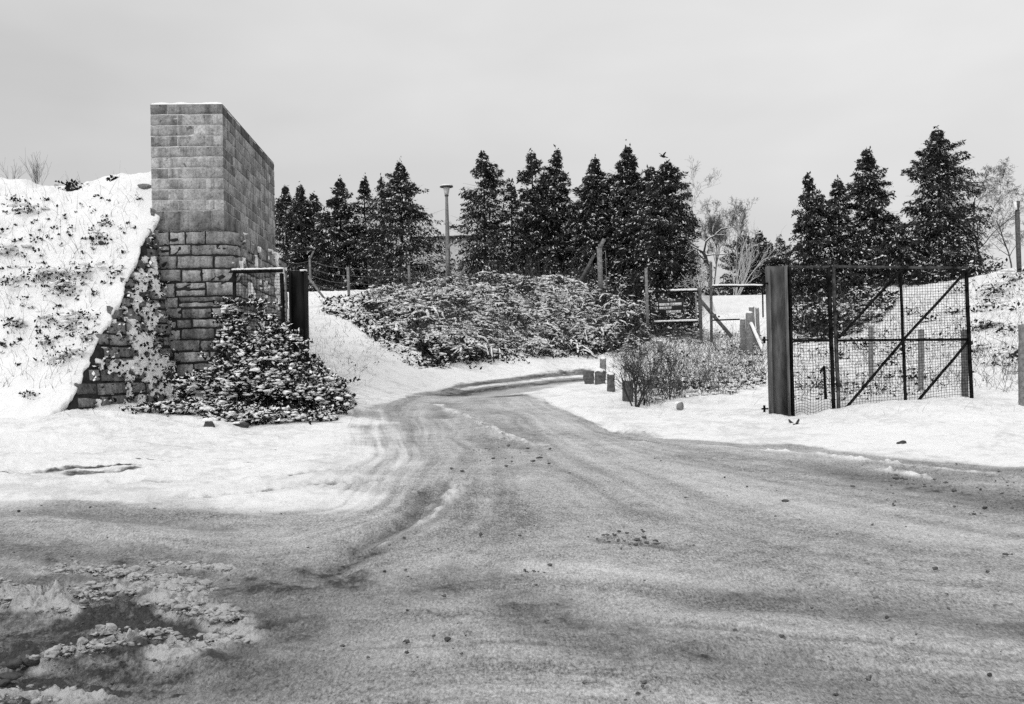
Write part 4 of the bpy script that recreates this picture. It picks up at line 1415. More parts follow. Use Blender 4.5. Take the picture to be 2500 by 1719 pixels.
RT = [(2440, 720, .3, 50), (2415, 715, .2, 40), (2400, 810, .25, 60), (2412, 805, .2, 50), (2455, 815, .2, 40), (2430, 765, .3, 40), (2480, 690, .3, 60), (2390, 860, .2, 30), (2470, 875, .1, 20), (2480, 870, .2, 16),
      (2390, 770, .2, 30), (2330, 770, .2, 30), (2270, 790, .2, 30), (2230, 770, .2, 30), (2300, 840, .2, 30), (2200, 870, .15, 30), (2240, 930, .15, 30), (2110, 850, .2, 50), (2160, 900, .15, 30), (2060, 880, .15, 30), (2020, 910, .12, 30), (2340, 720, .3, 40), (2120, 950, .1, 20), (2480, 760, .2, 20)]
tufts('weeds', 'dark clumps of weeds on the snowy slope behind and beside the mesh gate', RT, gz, M['bramble'], size=(.08, .2))
SLOPE = [(755, 735), (900, 730), (930, 800), (960, 880), (880, 960), (800, 930), (755, 850)]
thicket('grass', 'sparse dry grass showing through the open snow slope behind the dark post', 'dry grass', SLOPE, 900, .08, (.04, .10), M['brush'], .3, 0, n_stalk=900, stalk_l=(.08, .28), seed=9, patchy=.4)
# dry stems on the embankment
n = 700
U, V = rng.uniform(0, 345, n), rng.uniform(465, 960, n)
kp = U < 372 - (V - 500) * .44
G3 = hit(U[kp], V[kp], bank_h)
mb = MB()
stalks(mb, G3 - [0, 0, .03], rvec(len(G3)) * .5 + np.array([0, -.25, 1.0]), rng.uniform(.12, .55, len(G3)) * rng.uniform(.5, 1.2, len(G3)), rng.uniform(.0015, .0045, len(G3)), .6)
tag(mb.build('dry_stalks', M['twig']), 'thin dry stalks standing in the snow of the left embankment', 'dry stalks', kind='stuff')
mb = MB()
U = np.concatenate([rng.uniform(120, 860, 160), rng.uniform(1500, 2500, 130), rng.uniform(0, 170, 30)])
V = np.concatenate([rng.uniform(985, 1050, 160), rng.uniform(960, 1030, 130), rng.uniform(920, 1010, 30)])
G3 = hit(U, V)
stalks(mb, G3 - [0, 0, .03], rvec(len(G3)) * .9 + np.array([0, 0, 1.0]), rng.uniform(.08, .40, len(G3)), rng.uniform(.0015, .004, len(G3)), .7)
tag(mb.build('dry_stalks', M['twig']), 'thin dry stalks in the flat snow near the two gates', 'dry stalks', kind='stuff')


def crest_bush(label, u, v, r, n, seed):
    p_ = at(u, v, 23.0)
    p_[2] = float(bank_h(p_[0], p_[1]))
    t_ = thing('low_shrub', label, 'shrub', p_)
    mb, ms = MB(), MB()
    P_ = p_ + rng.normal(0, 1, (n, 3)) * np.array([r, r * .6, r * .4]) + [0, 0, r * .45]
    sz = rng.uniform(.05, .13, n)
    leaf_set(mb, P_, sz, sz * .6, rng.uniform(-.2, .5, n), .15, None, .3)
    mb.build('leaves', M['bramble'], t_)
    stalks(ms, np.tile(p_, (9, 1)), rvec(9) * .5 + np.array([0, 0, 1.0]), rng.uniform(.5, 1.1, 9) * r * 2.2, .004, .4)
    ms.build('stems', M['twig'], t_)


crest_bush('small dark shrub on the embankment skyline left of the pier', 175, 452, .17, 110, 1)
crest_bush('tiny dark round shrub on the embankment skyline nearest the pier', 281, 449, .08, 60, 2)


# bramble bush heaped against the left gate panel
def bush(name, label, cat, blobsp, n, size, nsn, snr, mat, seed=0):
    """leaf-filled heap made of ellipsoids (u, v of the centre, depth, half sizes in m)"""
    cs = [(at(u, v, D), np.array(r)) for u, v, D, r in blobsp]
    base_ = np.array([cs[0][0][0], cs[0][0][1], gz(cs[0][0][0], cs[0][0][1])])
    t_ = thing(name, label, cat, base_)
    mb, ms, st = MB(), MB(), MB()
    tot = sum(r[0] * r[2] for c, r in cs)
    for c, r in cs:
        k_ = int(n * r[0] * r[2] / tot)
        dv = rvec(k_)
        rr = rng.uniform(.45, 1.0, k_) ** .5 * (0.80 + 1.3 * fbm(dv[:, 0] * 1.9 + c[0], dv[:, 2] * 1.9 + c[2], 3, 7 + seed) + .08)
        P_ = c + dv * rr[:, None] * r
        P_[:, 2] = np.maximum(P_[:, 2], gz(P_[:, 0], P_[:, 1]) + .02)
        sz = rng.uniform(size[0], size[1], k_)
        leaf_set(mb, P_, sz, sz * .6, rng.uniform(-.1, .75, k_), np.where(rng.random(k_) < .30, .8, .1), dv, .35, .3)
        k2 = int(nsn * r[0] * r[2] / tot)
        dv = rvec(k2)
        dv[:, 2] = np.abs(dv[:, 2]) * .9 - .15
        P_ = c + dv * r * (rng.uniform(.72, 1.0, (k2, 1)) + .9 * fbm(dv[:, 0] * 1.9 + c[0], dv[:, 2] * 1.9 + c[2], 3, 7 + seed)[:, None])
        P_[:, 2] = np.maximum(P_[:, 2], gz(P_[:, 0], P_[:, 1]) + .03)
        blobs(ms, P_, rng.uniform(snr[0], snr[1], k2) * rng.uniform(.5, 1.3, k2), .45, .30, 1)
        k3 = 40
        dv = rvec(k3)
        dv[:, 2] = np.abs(dv[:, 2])
        stalks(st, c + dv * r * .3, dv * r, np.linalg.norm(dv * r, axis=1) * rng.uniform(.7, 1.25, k3), .006, .4)
    for _ in range(80):                      # sprigs straggling out of the heap
        c, r = cs[rng.integers(len(cs))]
        dv = rvec(1)[0]
        dv[2] = abs(dv[2]) * .8 + .1
        f = np.linspace(.85, 1.0, 9)[:, None] + np.linspace(0, 1, 9)[:, None] * rng.uniform(.10, .30) / np.linalg.norm(dv * r)
        q_ = c + dv * r * f
        q_[:, 2] -= np.linspace(0, 1, 9) ** 2 * rng.uniform(.02, .14)
        q_[:, 2] = np.maximum(q_[:, 2], gz(q_[:, 0], q_[:, 1]) + .03)
        st.tube(q_, np.linspace(.006, .003, 9), 3)
        leaf_set(mb, np.repeat(q_, 2, 0) + rng.normal(0, .02, (18, 3)), rng.uniform(.05, .10, 18), .05, rng.uniform(0, .6, 18), np.where(rng.random(18) < .4, .8, .1))
        blobs(ms, q_[3::2] + [0, 0, .015], rng.uniform(.010, .028, 3), .5, .3, 1)
    mb.build('leaves', mat, t_)
    ms.build('snow_load', M['snow'], t_, smooth=True)
    st.build('stems', M['bark'], t_)
    return t_


bush('bramble_bush', 'dark snow topped bramble bush heaped over the foot of the left gate panel', 'bush',
     [(640, 930, 19.6, (.75, .45, .80)), (620, 870, 19.75, (.52, .35, .55)), (670, 830, 19.8, (.34, .28, .40)), (575, 960, 19.4, (.55, .4, .55)), (700, 960, 19.4, (.60, .4, .55)),
      (556, 760, 19.9, (.12, .10, .20)), (610, 742, 19.95, (.30, .08, .05)), (650, 775, 19.95, (.22, .1, .10)), (770, 965, 19.5, (.60, .45, .52)), (820, 985, 19.5, (.36, .4, .30)), (770, 915, 20.1, (.24, .3, .36)), (556, 840, 19.75, (.24, .25, .46)), (575, 800, 19.85, (.22, .18, .30)), (545, 915, 19.6, (.36, .3, .40)), (715, 860, 19.7, (.26, .2, .42))],
     15000, (.04, .105), 2100, (.012, .055), M['bramble'])
bush('low_brambles', 'low snow covered brambles trailing along the foot of the pier', 'brambles',
     [(500, 1005, 18.9, (.55, .4, .22)), (430, 1000, 18.7, (.45, .35, .18)), (560, 1020, 18.6, (.5, .4, .22)), (650, 1022, 18.6, (.6, .4, .2)), (750, 1020, 18.8, (.6, .4, .18)), (450, 950, 19.3, (.20, .2, .25)), (380, 1000, 18.4, (.3, .3, .12))],
     2600, (.05, .11), 900, (.015, .06), M['bramble'], 3)

# ------------------------------------------------------------------ steel posts and mesh gates


def plane_pt(P0, P1):
    t_ = P1 - P0
    nrm = np.array([-t_[1], t_[0], 0])
    nrm /= np.linalg.norm(nrm)

    def f(u, v):
        d = ray(u, v)
        k_ = (P0 - EYE).dot(nrm) / d.dot(nrm)
        return EYE + d * k_
    return f, nrm


def h_post(label, u0, u1, vtop, vbot, D, dep, mat, rotz=0.0):
    a, b_ = at(u0, vtop, D), at(u1, vtop, D)
    wd = b_[0] - a[0]
    zt = (a[2] + b_[2]) / 2
    zb = at((u0 + u1) / 2, vbot, D)[2] - .25
    cx_, cy_ = (a[0] + b_[0]) / 2, D + dep / 2
    t_ = thing('steel_post', label, 'post', (cx_, cy_, zb + .25))
    H = zt - zb
    tf = .022
    zc = (zt + zb) / 2
    ex_, ey_ = np.array([math.cos(rotz), math.sin(rotz), 0]), np.array([-math.sin(rotz), math.cos(rotz), 0])
    c0 = np.array([cx_, cy_, zc])
    for s_ in (-1, 1):
        mb = MB()
        mb.box(c0 + ex_ * s_ * (wd / 2 - tf / 2), tf, dep, H, ex_, ey_)
        mb.build('flange', mat, t_)
    mb = MB()
    mb.box(c0, wd - 2 * tf - .002, .016, H - .004, ex_, ey_)
    mb.build('web', mat, t_)
    return t_, c0, zt, ex_, ey_


lp, lc, lzt, _, _ = h_post('dark steel post rising out of the bramble bush at the left gate', 704, 745, 661, 990, 20.0, .28, M['steel_dark'])
mb = MB()
mb.hexa(np.array([lc + [sx_ * .06 + .10, sy_ * .06, lzt - lc[2] + z_] for z_ in (0.0, .03) for sx_, sy_ in ((-1, -1), (1, -1), (1, 1), (-1, 1))]))
mb.build('snow_cap', M['snow'], lp)
rp, rc, rzt, rex, rey = h_post('weathered steel post with a recessed web at the left end of the big mesh gate', 1877, 1922, 648, 1030, 20.0, .30, M['steel'])
for v_ in (692, 830, 998):
    p_ = at(1870, v_, 20.1)
    mb = MB()
    mb.box(p_ + [-.02, 0, 0], .12, .05, .028)
    mb.box(p_ + [-.03, 0, 0], .035, .04, .13)
    mb.build('hinge_pin', M['gate'], rp)


def mesh_wires(mb, corner, nu, nv, seg, r, bulge, seed):
    """welded mesh: corner(a, b) gives points for a, b in 0..1"""
    t = np.linspace(0, 1, seg)
    for i in range(nu + 1):
        a = np.full(seg, i / nu)
        P_ = corner(a, t)
        P_ = P_ + bulge(a, t)
        mb.tube(P_, r, 3, cap=False)
    for j in range(nv + 1):
        b_ = np.full(seg, j / nv)
        P_ = corner(t, b_)
        P_ = P_ + bulge(t, b_) + np.array([0, r * 1.5, 0])
        mb.tube(P_, r, 3, cap=False)


# left narrow panel between pier and post
fL, nL = plane_pt(at(568, 700, 20.35), at(694, 700, 20.15))
lg = thing('mesh_gate', 'narrow mesh gate with snow on its top bar between stone pier and dark post', 'gate', [*at(632, 900, 20.25)[:2], gz(*at(632, 900, 20.25)[:2])])
for pa, pb, nm, wd in (((570, 664), (690, 661), 'top_rail', .06), ((572, 668), (576, 985), 'stile', .055), ((688, 668), (697, 985), 'stile', .06)):
    mb = MB()
    mb.beam(fL(*pa), fL(*pb), wd, .05, nL)
    mb.build(nm, M['gate'], lg)
mb = MB()
mb.beam(fL(698, 668), fL(703, 985), .014, .03, nL)
mb.build('edge_strip', M['concrete'], lg)
mb = MB()
P_ = np.array([fL(u_, 659.5 - (u_ - 570) * .02) for u_ in np.linspace(566, 694, 26)]) + [0, 0, .012]
P_[:, 2] += rng.normal(0, .003, 26)
mb.tube(P_, np.clip(.022 + rng.normal(0, .004, 26), .01, .04), 6)
mb.build('snow_load', M['snow'], lg, smooth=True)
mb = MB()


def cl_(a, b_):
    tl, tr, br_, bl_ = fL(575, 668), fL(690, 668), fL(696, 985), fL(577, 985)
    a, b_ = a[:, None], b_[:, None]
    return (tl * (1 - a) + tr * a) * (1 - b_) + (bl_ * (1 - a) + br_ * a) * b_


mesh_wires(mb, cl_, 16, 42, 10, .0032, lambda a, b_: np.stack([a * 0, .03 * np.sin(3 * a + 4 * b_) * np.sin(math.pi * a), .008 * np.sin(9 * a + 3 * b_)], -1), 1)
mb.build('wire_mesh', M['wire'], lg)

# big mesh gate on the right: narrow panel and wide leaf
fR, nR = plane_pt(at(1928, 800, 20.12), at(2368, 800, 21.7))


def gate_leaf(label, corners, bars, wires, seed, slack=.0):
    tl, tr, br_, bl_ = [fR(*c) for c in corners]
    base_ = (bl_ + br_) / 2
    t_ = thing('mesh_gate', label, 'gate', [base_[0], base_[1], gz(base_[0], base_[1])])
    for nm, pa, pb, wd, mt, off in bars:
        mb = MB()
        pa_, pb_ = fR(*pa) - nR * off, fR(*pb) - nR * off
        nseg = 6
        pts = [pa_ + (pb_ - pa_) * i / nseg + rng.normal(0, .0025, 3) for i in range(nseg + 1)]
        for i in range(nseg):
            mb.beam(pts[i], pts[i + 1], wd * rng.uniform(.93, 1.06), .05, nR)
        mb.build(nm, M[mt], t_)

    def cr_(a, b_):
        a, b_ = a[:, None], b_[:, None]
        return (tl * (1 - a) + tr * a) * (1 - b_) + (bl_ * (1 - a) + br_ * a) * b_
    mb = MB()

    def bul(a, b_):
        k_ = slack * (np.clip(b_ - .55, 0, 1) * 2) ** 2
        return np.stack([.01 * np.sin(7 * b_ + 5 * a), .03 * np.sin(4 * a + 5 * b_ + seed) + 0 * a, .012 * np.sin(8 * a + 2 * b_) + k_ * .06 * np.sin(10 * a + 6 * b_)], -1)
    mesh_wires(mb, cr_, wires[0], wires[1], 14, .0039, bul, seed)
    mb.build('wire_mesh', M['wire'], t_)
    return t_


gate_leaf('narrow mesh gate leaf hard against the weathered steel post, its netting sagging at the foot', [(1930, 655), (2026, 655), (2036, 1006), (1936, 1012)],
          [('stile', (1926, 651), (1936, 1016), .055, 'gate', 0), ('top_rail', (1930, 652), (2022, 652), .05, 'gate_light', .002), ('mid_rail', (1938, 832), (2028, 831), .05, 'gate', .004),
           ('stile', (2023, 655), (2035, 1000), .06, 'gate', 0)], (14, 49), 1, 1.0)
gl = gate_leaf('wide mesh gate leaf with diagonal braces standing in the snow', [(2040, 655), (2360, 659), (2370, 968), (2050, 1002)],
               [('stile', (2034, 653), (2048, 1003), .055, 'gate_light', 0), ('top_rail', (2036, 651), (2362, 655), .05, 'gate_light', .002), ('mid_rail', (2042, 831), (2362, 829), .05, 'gate', .004),
                ('middle_stile', (2197, 657), (2211, 985), .036, 'gate', .006), ('stile', (2359, 659), (2372, 972), .06, 'gate', 0),
                ('brace', (2045, 826), (2196, 662), .034, 'gate', .03), ('brace', (2060, 1000), (2202, 832), .034, 'gate', .03),
                ('brace', (2206, 826), (2357, 662), .034, 'gate', .03), ('brace', (2236, 982), (2362, 832), .034, 'gate', .03)], (48, 48), 2, .3)
db = thing('drop_bolt', 'hooked iron bar standing in the snow behind the narrow mesh gate leaf', 'iron bar', gpt(2015, 975))
mb = MB()
pts = [at(u_, v_, 20.9) for u_, v_ in ((2003, 912), (2006, 902), (2012, 895), (2013, 910), (2014, 940), (2016, 975))]
mb.tube(np.array(pts[:3]), .018, 6)
mb.build('hook', M['gate'], db)
mb = MB()
mb.tube(np.array(pts[2:]), .026, 6)
mb.build('shaft', M['gate'], db)

# ivy clinging to the wing wall among the snow
kk = np.argwhere(nse * 1.1 + ridge * 0.30 + bias > 0.10)
kk = kk[(z2[kk[:, 0], kk[:, 1]] < (ZREF + (B_[2] - ZREF) * s2[kk[:, 0], kk[:, 1]] / WL) - 0.12)]
sel = kk[rng.integers(0, len(kk), 1100)]
P_ = Pg[sel[:, 0], sel[:, 1]] + WN * rng.uniform(.03, .13, (len(sel), 1))
mb = MB()
leaf_set(mb, P_, rng.uniform(.04, .10, len(P_)), .06, rng.uniform(0, .6, len(P_)), np.where(rng.random(len(P_)) < .35, .8, .1))
iv = mb.build('ivy_leaves', M['bramble'], wing_ref)
iv['kind'] = 'stuff'

# ------------------------------------------------------------------ concrete posts, bollards


def stump(name, label, cat, u0, u1, vtop, vbot, D, mat='concrete', cap=True, tilt=0.0, group=None, depth=None, jag=.012):
    a, b_ = at(u0, vtop, D), at(u1, vtop, D)
    wd = b_[0] - a[0]
    dp = depth or wd * .8
    zt = a[2]
    bx_ = at((u0 + u1) / 2, vbot, D)
    zb = min(bx_[2], float(gz(bx_[0], D))) - .2
    t_ = thing(name, label, cat, (bx_[0], D, bx_[2]), group)
    mb = MB()
    n_ = 7
    zz = np.linspace(zb, zt, n_)
    prev = None
    xt = (a[0] + b_[0]) / 2
    V = []
    ch = min(wd, dp) * .16
    for i, z_ in enumerate(zz):
        f = i / (n_ - 1)
        cx_ = bx_[0] * (1 - f) + xt * f + tilt * f
        w2, d2 = wd / 2, dp / 2
        ring = [(-w2 + ch, -d2), (w2 - ch, -d2), (w2, -d2 + ch), (w2, d2 - ch), (w2 - ch, d2), (-w2 + ch, d2), (-w2, d2 - ch), (-w2, -d2 + ch)]
        for x_, y_ in ring:
            V.append((cx_ + x_ + rng.normal(0, jag * .4), D + dp / 2 + y_ + rng.normal(0, jag * .4), z_ + (rng.normal(0, jag) if i == n_ - 1 else 0)))
    Q = [(i * 8 + k_, i * 8 + (k_ + 1) % 8, (i + 1) * 8 + (k_ + 1) % 8, (i + 1) * 8 + k_) for i in range(n_ - 1) for k_ in range(8)]
    V.append((xt + tilt, D + dp / 2, zt + .005))
    T = [((n_ - 1) * 8 + k_, (n_ - 1) * 8 + (k_ + 1) % 8, n_ * 8) for k_ in range(8)]
    mb.add(V, Q, T)
    mb.build('shaft', M[mat], t_)
    if cap:
        mb = MB()
        sv = ICO2_V.copy()
        sv = sv * np.array([wd * .56, dp * .56, wd * .30]) * (1 + rng.normal(0, .05, (len(sv), 1)))
        sv[:, 2] = np.maximum(sv[:, 2], -.02) + zt
        sv[:, :2] += [xt + tilt, D + dp / 2]
        mb.add(sv, T=ICO2_F)
        mb.build('snow_cap', M['snow'], t_, smooth=True)
    return t_


GBo = 'old concrete bollards along the inside of the bend'
stump('concrete_bollard', 'snow capped square bollard standing tallest and farthest at the bend', 'bollard', 1465, 1480, 876, 945, 30.5, group=GBo)
stump('concrete_bollard', 'squat dark bollard leaning at the road edge, leftmost of its row', 'bollard', 1428, 1452, 906, 942, 28.0, 'concrete_dark', False, tilt=-.03, group=GBo, jag=.03)
stump('concrete_bollard', 'squat dark bollard with a thick snow cap just right of the leftmost one', 'bollard', 1453, 1478, 907, 948, 27.0, 'concrete_dark', True, group=GBo)
stump('concrete_bollard', 'narrow chipped bollard with snow in its notch, second from the nearest', 'bollard', 1483, 1501, 914, 970, 25.0, 'concrete_dark', True, group=GBo, jag=.02)
stump('concrete_bollard', 'nearest bollard, broad and grey among bare stems', 'bollard', 1521, 1547, 928, 1000, 23.0, 'concrete_dark', True, group=GBo, jag=.02)
stump('concrete_bollard', 'pale stump half buried in brush below the sign gate', 'bollard', 1606, 1618, 833, 858, 37.0, 'concrete', True, group=GBo)
GPo = 'concrete fence posts left of the tall weathered steel post'
stump('concrete_post', 'short snow capped concrete post, thickest of the cluster by the steel post', 'post', 1823, 1838, 764, 835, 36.0, 'concrete', True, group=GPo)
stump('concrete_post', 'taller concrete post behind the thickest one of the cluster', 'post', 1834, 1846, 750, 828, 37.5, 'concrete', True, tilt=-.06, group=GPo)
stump('concrete_post', 'slim concrete post of the cluster nearest the steel post', 'post', 1849, 1857, 752, 826, 38.5, 'concrete', True, tilt=-.06, group=GPo)
stump('concrete_post', 'lowest concrete post of the cluster, snow on its head, left end', 'post', 1808, 1821, 780, 836, 36.5, 'concrete', True, group=GPo)
GPb = 'plain concrete posts behind the mesh gate'
stump('concrete_post', 'thin concrete post seen through the middle of the mesh gate', 'post', 2122, 2133, 800, 905, 27.0, 'concrete', False, group=GPb)
stump('concrete_post', 'pale concrete post seen through the right half of the mesh gate', 'post', 2243, 2255, 805, 945, 25.0, 'concrete', False, tilt=.02, group=GPb)
stump('concrete_post', 'leaning grey concrete post close behind the end stile of the mesh gate', 'post', 2350, 2364, 808, 948, 24.0, 'concrete_dark', False, group=GPb)
stump('concrete_post', 'concrete post cut off by the right edge of the picture', 'post', 2492, 2512, 792, 1005, 21.5, 'concrete', False)
fr = thing('fallen_rail', 'snow covered rail leaning against the cluster of concrete posts', 'rail', at(1858, 855, 34.5))
mb = MB()
mb.beam(at(1832, 791, 35.2), at(1860, 856, 34.2), .09, .09, (0, 1, 0))
mb.build('rail', M['concrete_dark'], fr)
mb = MB()
mb.tube(np.linspace(at(1834, 789, 35.15), at(1862, 854, 34.15), 8) + rng.normal(0, .006, (8, 3)), .06, 6)
mb.build('snow_load', M['snow'], fr, smooth=True)

# ------------------------------------------------------------------ wire fence on the skyline
fence_base = base_at(850, 50)
fence = thing('wire_fence', 'wire fence on cranked concrete posts running below the left hand conifers', 'fence', fence_base)


def fpost(u0, v0, u1, v1, D, wd, crank=None, mat='concrete', name='post', parent=fence):
    mb = MB()
    a, b_ = at(u0, v0, D), at(u1, v1, D)
    b_[2] -= .25
    mb.beam(a, b_, wd, wd, (0, 1, 0))
    if crank:
        mb.beam(a + [0, 0, -.02], at(crank[0], crank[1], D), wd * .8, wd * .8, (0, 1, 0))
    return mb.build(name, M[mat], parent)


fpost(756, 632, 758, 678, 48.5, .085, (766, 613))
fpost(849, 652, 852, 716, 47.5, .11)
fpost(998, 648, 1000, 706, 47.0, .10)
fpost(1136, 650, 1110, 693, 45.5, .09, name='strut')
fpost(746, 668, 797, 722, 46.5, .09, name='strut')
fpost(1092, 612, 1094, 660, 47.2, .12, (1099, 596))
mb = MB()
fl = [(700, 640, 49), (757, 636, 48.5), (850, 655, 47.6), (998, 652, 47.1), (1094, 628, 47.2), (1135, 655, 46)]
for dv_ in (0, 18, 36, 54):
    pts = []
    for (u0, v0, d0), (u1, v1, d1) in zip(fl[:-1], fl[1:]):
        for t in np.linspace(0, 1, 7)[:-1]:
            pts.append(at(u0 + (u1 - u0) * t, v0 + (v1 - v0) * t + dv_ + 5 * math.sin(math.pi * t), d0 + (d1 - d0) * t))
    mb.tube(np.array(pts), .007, 3, cap=False)
mb.build('wires', M['concrete'], fence)
bp = thing('cranked_post', 'large weathered concrete post with a cranked head and strut before the central conifers', 'post', base_at(1467, 43))
fpost(1463, 606, 1468, 735, 43.0, .19, (1475, 584), parent=bp, name='shaft')
fpost(1450, 624, 1404, 694, 43.6, .13, mat='concrete_dark', parent=bp, name='strut')
mb = MB()
mb.beam(at(1478, 612, 42.9), at(1483, 728, 42.9), .02, .02)
mb.build('wire', M['concrete'], bp)
rp2 = thing('cranked_post', 'cranked concrete post with snow clinging to its head at the right edge of the skyline', 'post', base_at(2485, 40))
fpost(2483, 515, 2488, 650, 40.0, .13, (2486, 491), mat='concrete_dark', parent=rp2, name='shaft')
mb = MB()
mb.beam(at(2477.5, 493, 39.9), at(2479.5, 512, 39.9), .085, .10)
mb.build('snow_load', M['snow'], rp2)

# ------------------------------------------------------------------ street lamp
lb = at(1094, 660, 56.0)
lamp = thing('street_lamp', 'pale street lamp with a snow topped disc hood between the conifers', 'street lamp', [lb[0], lb[1], gz(lb[0], lb[1])])
zt = at(1088, 478, 56.0)[2]
z0 = float(gz(lb[0], lb[1])) - .3
mb = MB()
n_ = 8
zz = np.linspace(z0, zt, n_)
mb.tube(np.stack([np.full(n_, lb[0]), np.full(n_, lb[1]), zz], -1), np.linspace(.16, .075, n_), 14)
mb.build('pole', M['concrete'], lamp, smooth=True)
c_ = np.array([lb[0], lb[1], zt])
mb = MB()
mb.lathe(c_, [(.10, -.03), (.11, .02), (.10, .05)])
mb.build('collar', M['dark_trim'], lamp, smooth=True)
mb = MB()
mb.lathe(c_, [(.10, .05), (.13, .2), (.17, .40), (.18, .43)])
mb.build('lantern_glass', M['lamp_glass'], lamp, smooth=True)
mb = MB()
mb.lathe(c_, [(.16, .43), (.33, .44), (.36, .46), (.34, .50), (.20, .53)])
mb.build('lamp_hood', M['dark_trim'], lamp, smooth=True)
mb = MB()
mb.lathe(c_, [(.345, .502), (.33, .545), (.24, .575), (.02, .60)])
mb.build('snow_cap', M['snow'], lamp, smooth=True)

# ------------------------------------------------------------------ far gate: sign panel, open frame, strut, shed
DG = 40.0
sg = thing('sign_gate', 'low mesh gate carrying a dark notice board, snow on its rails, before the dense conifer', 'gate', base_at(1645, DG))


def bar(pa, pb, wd, D, mat, name, parent, dep=None):
    mb = MB()
    mb.beam(at(*pa, D), at(*pb, D), wd, dep or wd, (0, 1, 0))
    return mb.build(name, M[mat], parent)


bar((1577, 655), (1583, 850), .10, DG - .3, 'concrete', 'pole', sg, .10)
bar((1581, 714), (1704, 711), .06, DG, 'gate', 'top_rail', sg)
bar((1586, 789), (1704, 786), .06, DG, 'gate', 'bottom_rail', sg)
bar((1698.5, 716), (1700, 786), .045, DG, 'concrete', 'stile', sg)
bar((1586, 716), (1588, 790), .04, DG, 'gate', 'stile', sg)
bar((1708, 702), (1712, 838), .11, DG + .1, 'concrete_dark', 'gate_post', sg, .11)
mb = MB()
for i, u_ in enumerate(np.linspace(1592, 1696, 30)):
    mb.beam(at(u_, 714, DG), at(u_ + .5, 786, DG), .007, .007)
for v_ in np.linspace(716, 784, 20):
    mb.beam(at(1588, v_ + 1, DG - .01), at(1698, v_, DG - .01), .007, .007)
mb.build('wire_mesh', M['wire'], sg)
for pa, pb in (((1637, 708.5), (1702, 706.5)), ((1583, 712), (1592, 711.5)), ((1597, 784.8), (1703, 781.5))):
    mb = MB()
    pts = np.linspace(at(*pa, DG - .02), at(*pb, DG - .02), 12)
    mb.tube(pts + rng.normal(0, .004, pts.shape), .040, 6)
    mb.build('snow_load', M['snow'], sg, smooth=True)
nb_ = thing('notice_board', 'small dark notice board with pale worn lettering hung on the far mesh gate', 'sign', at(1638, 766, DG - .06))
mb = MB()
bl0, br0, tr0, tl0 = [at(u_, v_, DG - .06) for u_, v_ in ((1607, 766), (1669, 764), (1669, 728.5), (1607, 731.5))]
th_ = np.array([0, .025, 0])
mb.hexa([bl0, br0, br0 + th_, bl0 + th_, tl0, tr0, tr0 + th_, tl0 + th_])
mb.build('board', M['sign'], nb_)
rsg = np.random.default_rng(5)
for (ua, va, ub, hh_, gap) in ((1631, 733.3, 1650, 5.2, True), (1609.3, 744.2, 1634, 6.4, False), (1637, 742.9, 1665.5, 6.6, False), (1610, 752.7, 1640, 5.8, False), (1627, 761.6, 1664.5, 6.0, False)):
    mb = MB()
    u_ = ua
    while u_ < ub - 1.6:
        wl = rsg.uniform(2.0, 3.0) if not gap else 3.6
        vt = va - hh_ / 2 - (u_ - ua) * .045
        vb = vt + hh_
        st_ = .42                      # worn capital letters, too far off to read: upright strokes joined by cross strokes
        bar_ = lambda a, b_, w_: mb.beam(at(*a, DG - .063), at(*b_, DG - .063), w_, .006, (0, 1, 0))
        bar_((u_ + .4, vt), (u_ + .4, vb), .014)
        kind_ = rsg.integers(0, 4)
        if kind_ != 3:
            bar_((u_ + .4, vt + .5), (u_ + wl - .5, vt + .5), .014)
        if kind_ in (0, 2):
            bar_((u_ + .4, (vt + vb) / 2), (u_ + wl - .5, (vt + vb) / 2), .014)
        if kind_ in (1, 2):
            bar_((u_ + .4, vb - .5), (u_ + wl - .5, vb - .5), .014)
        if kind_ in (0, 3):
            bar_((u_ + wl - .6, vt), (u_ + wl - .6, vb), .014)
        u_ += wl if not gap else 7.0
    mb.build('lettering', M['sign_paint'], nb_)

og = thing('open_gate_frame', 'far open gate frame with a snow topped rail in front of the white shed', 'gate', base_at(1795, 38.5))
D2 = 38.5
bar((1735.5, 640), (1737, 835), .085, D2, 'concrete_dark', 'gate_post', og)
bar((1738, 699.5), (1861, 699), .055, D2, 'gate', 'top_rail', og)
bar((1737, 782), (1812, 779.5), .05, D2, 'gate', 'mid_rail', og)
bar((1861.5, 696), (1863, 775), .045, D2, 'gate', 'stile', og)
mb = MB()
pts = np.linspace(at(1738, 696, D2 - .02), at(1861, 695.5, D2 - .02), 14)
mb.tube(pts + rng.normal(0, .004, pts.shape), .034, 6)
mb.build('snow_load', M['snow'], og, smooth=True)
mb = MB()
mb.box(at(1743, 771, D2 - .08), .15, .10, .13)
mb.build('lock_box', M['concrete_dark'], og)
mb = MB()
mb.tube(np.array([at(1755, 773, D2 - .05), at(1755, 773, D2 + .02)]), .035, 10)
mb.build('latch', M['gate'], og)
stt = thing('diagonal_strut', 'grey diagonal strut sloping down across the white shed', 'strut', base_at(1785, 41))
mb = MB()
mb.beam(at(1708, 731, 41), at(1786, 822, 40.5), .125, .10)
mb.build('beam', M['concrete_dark'], stt)
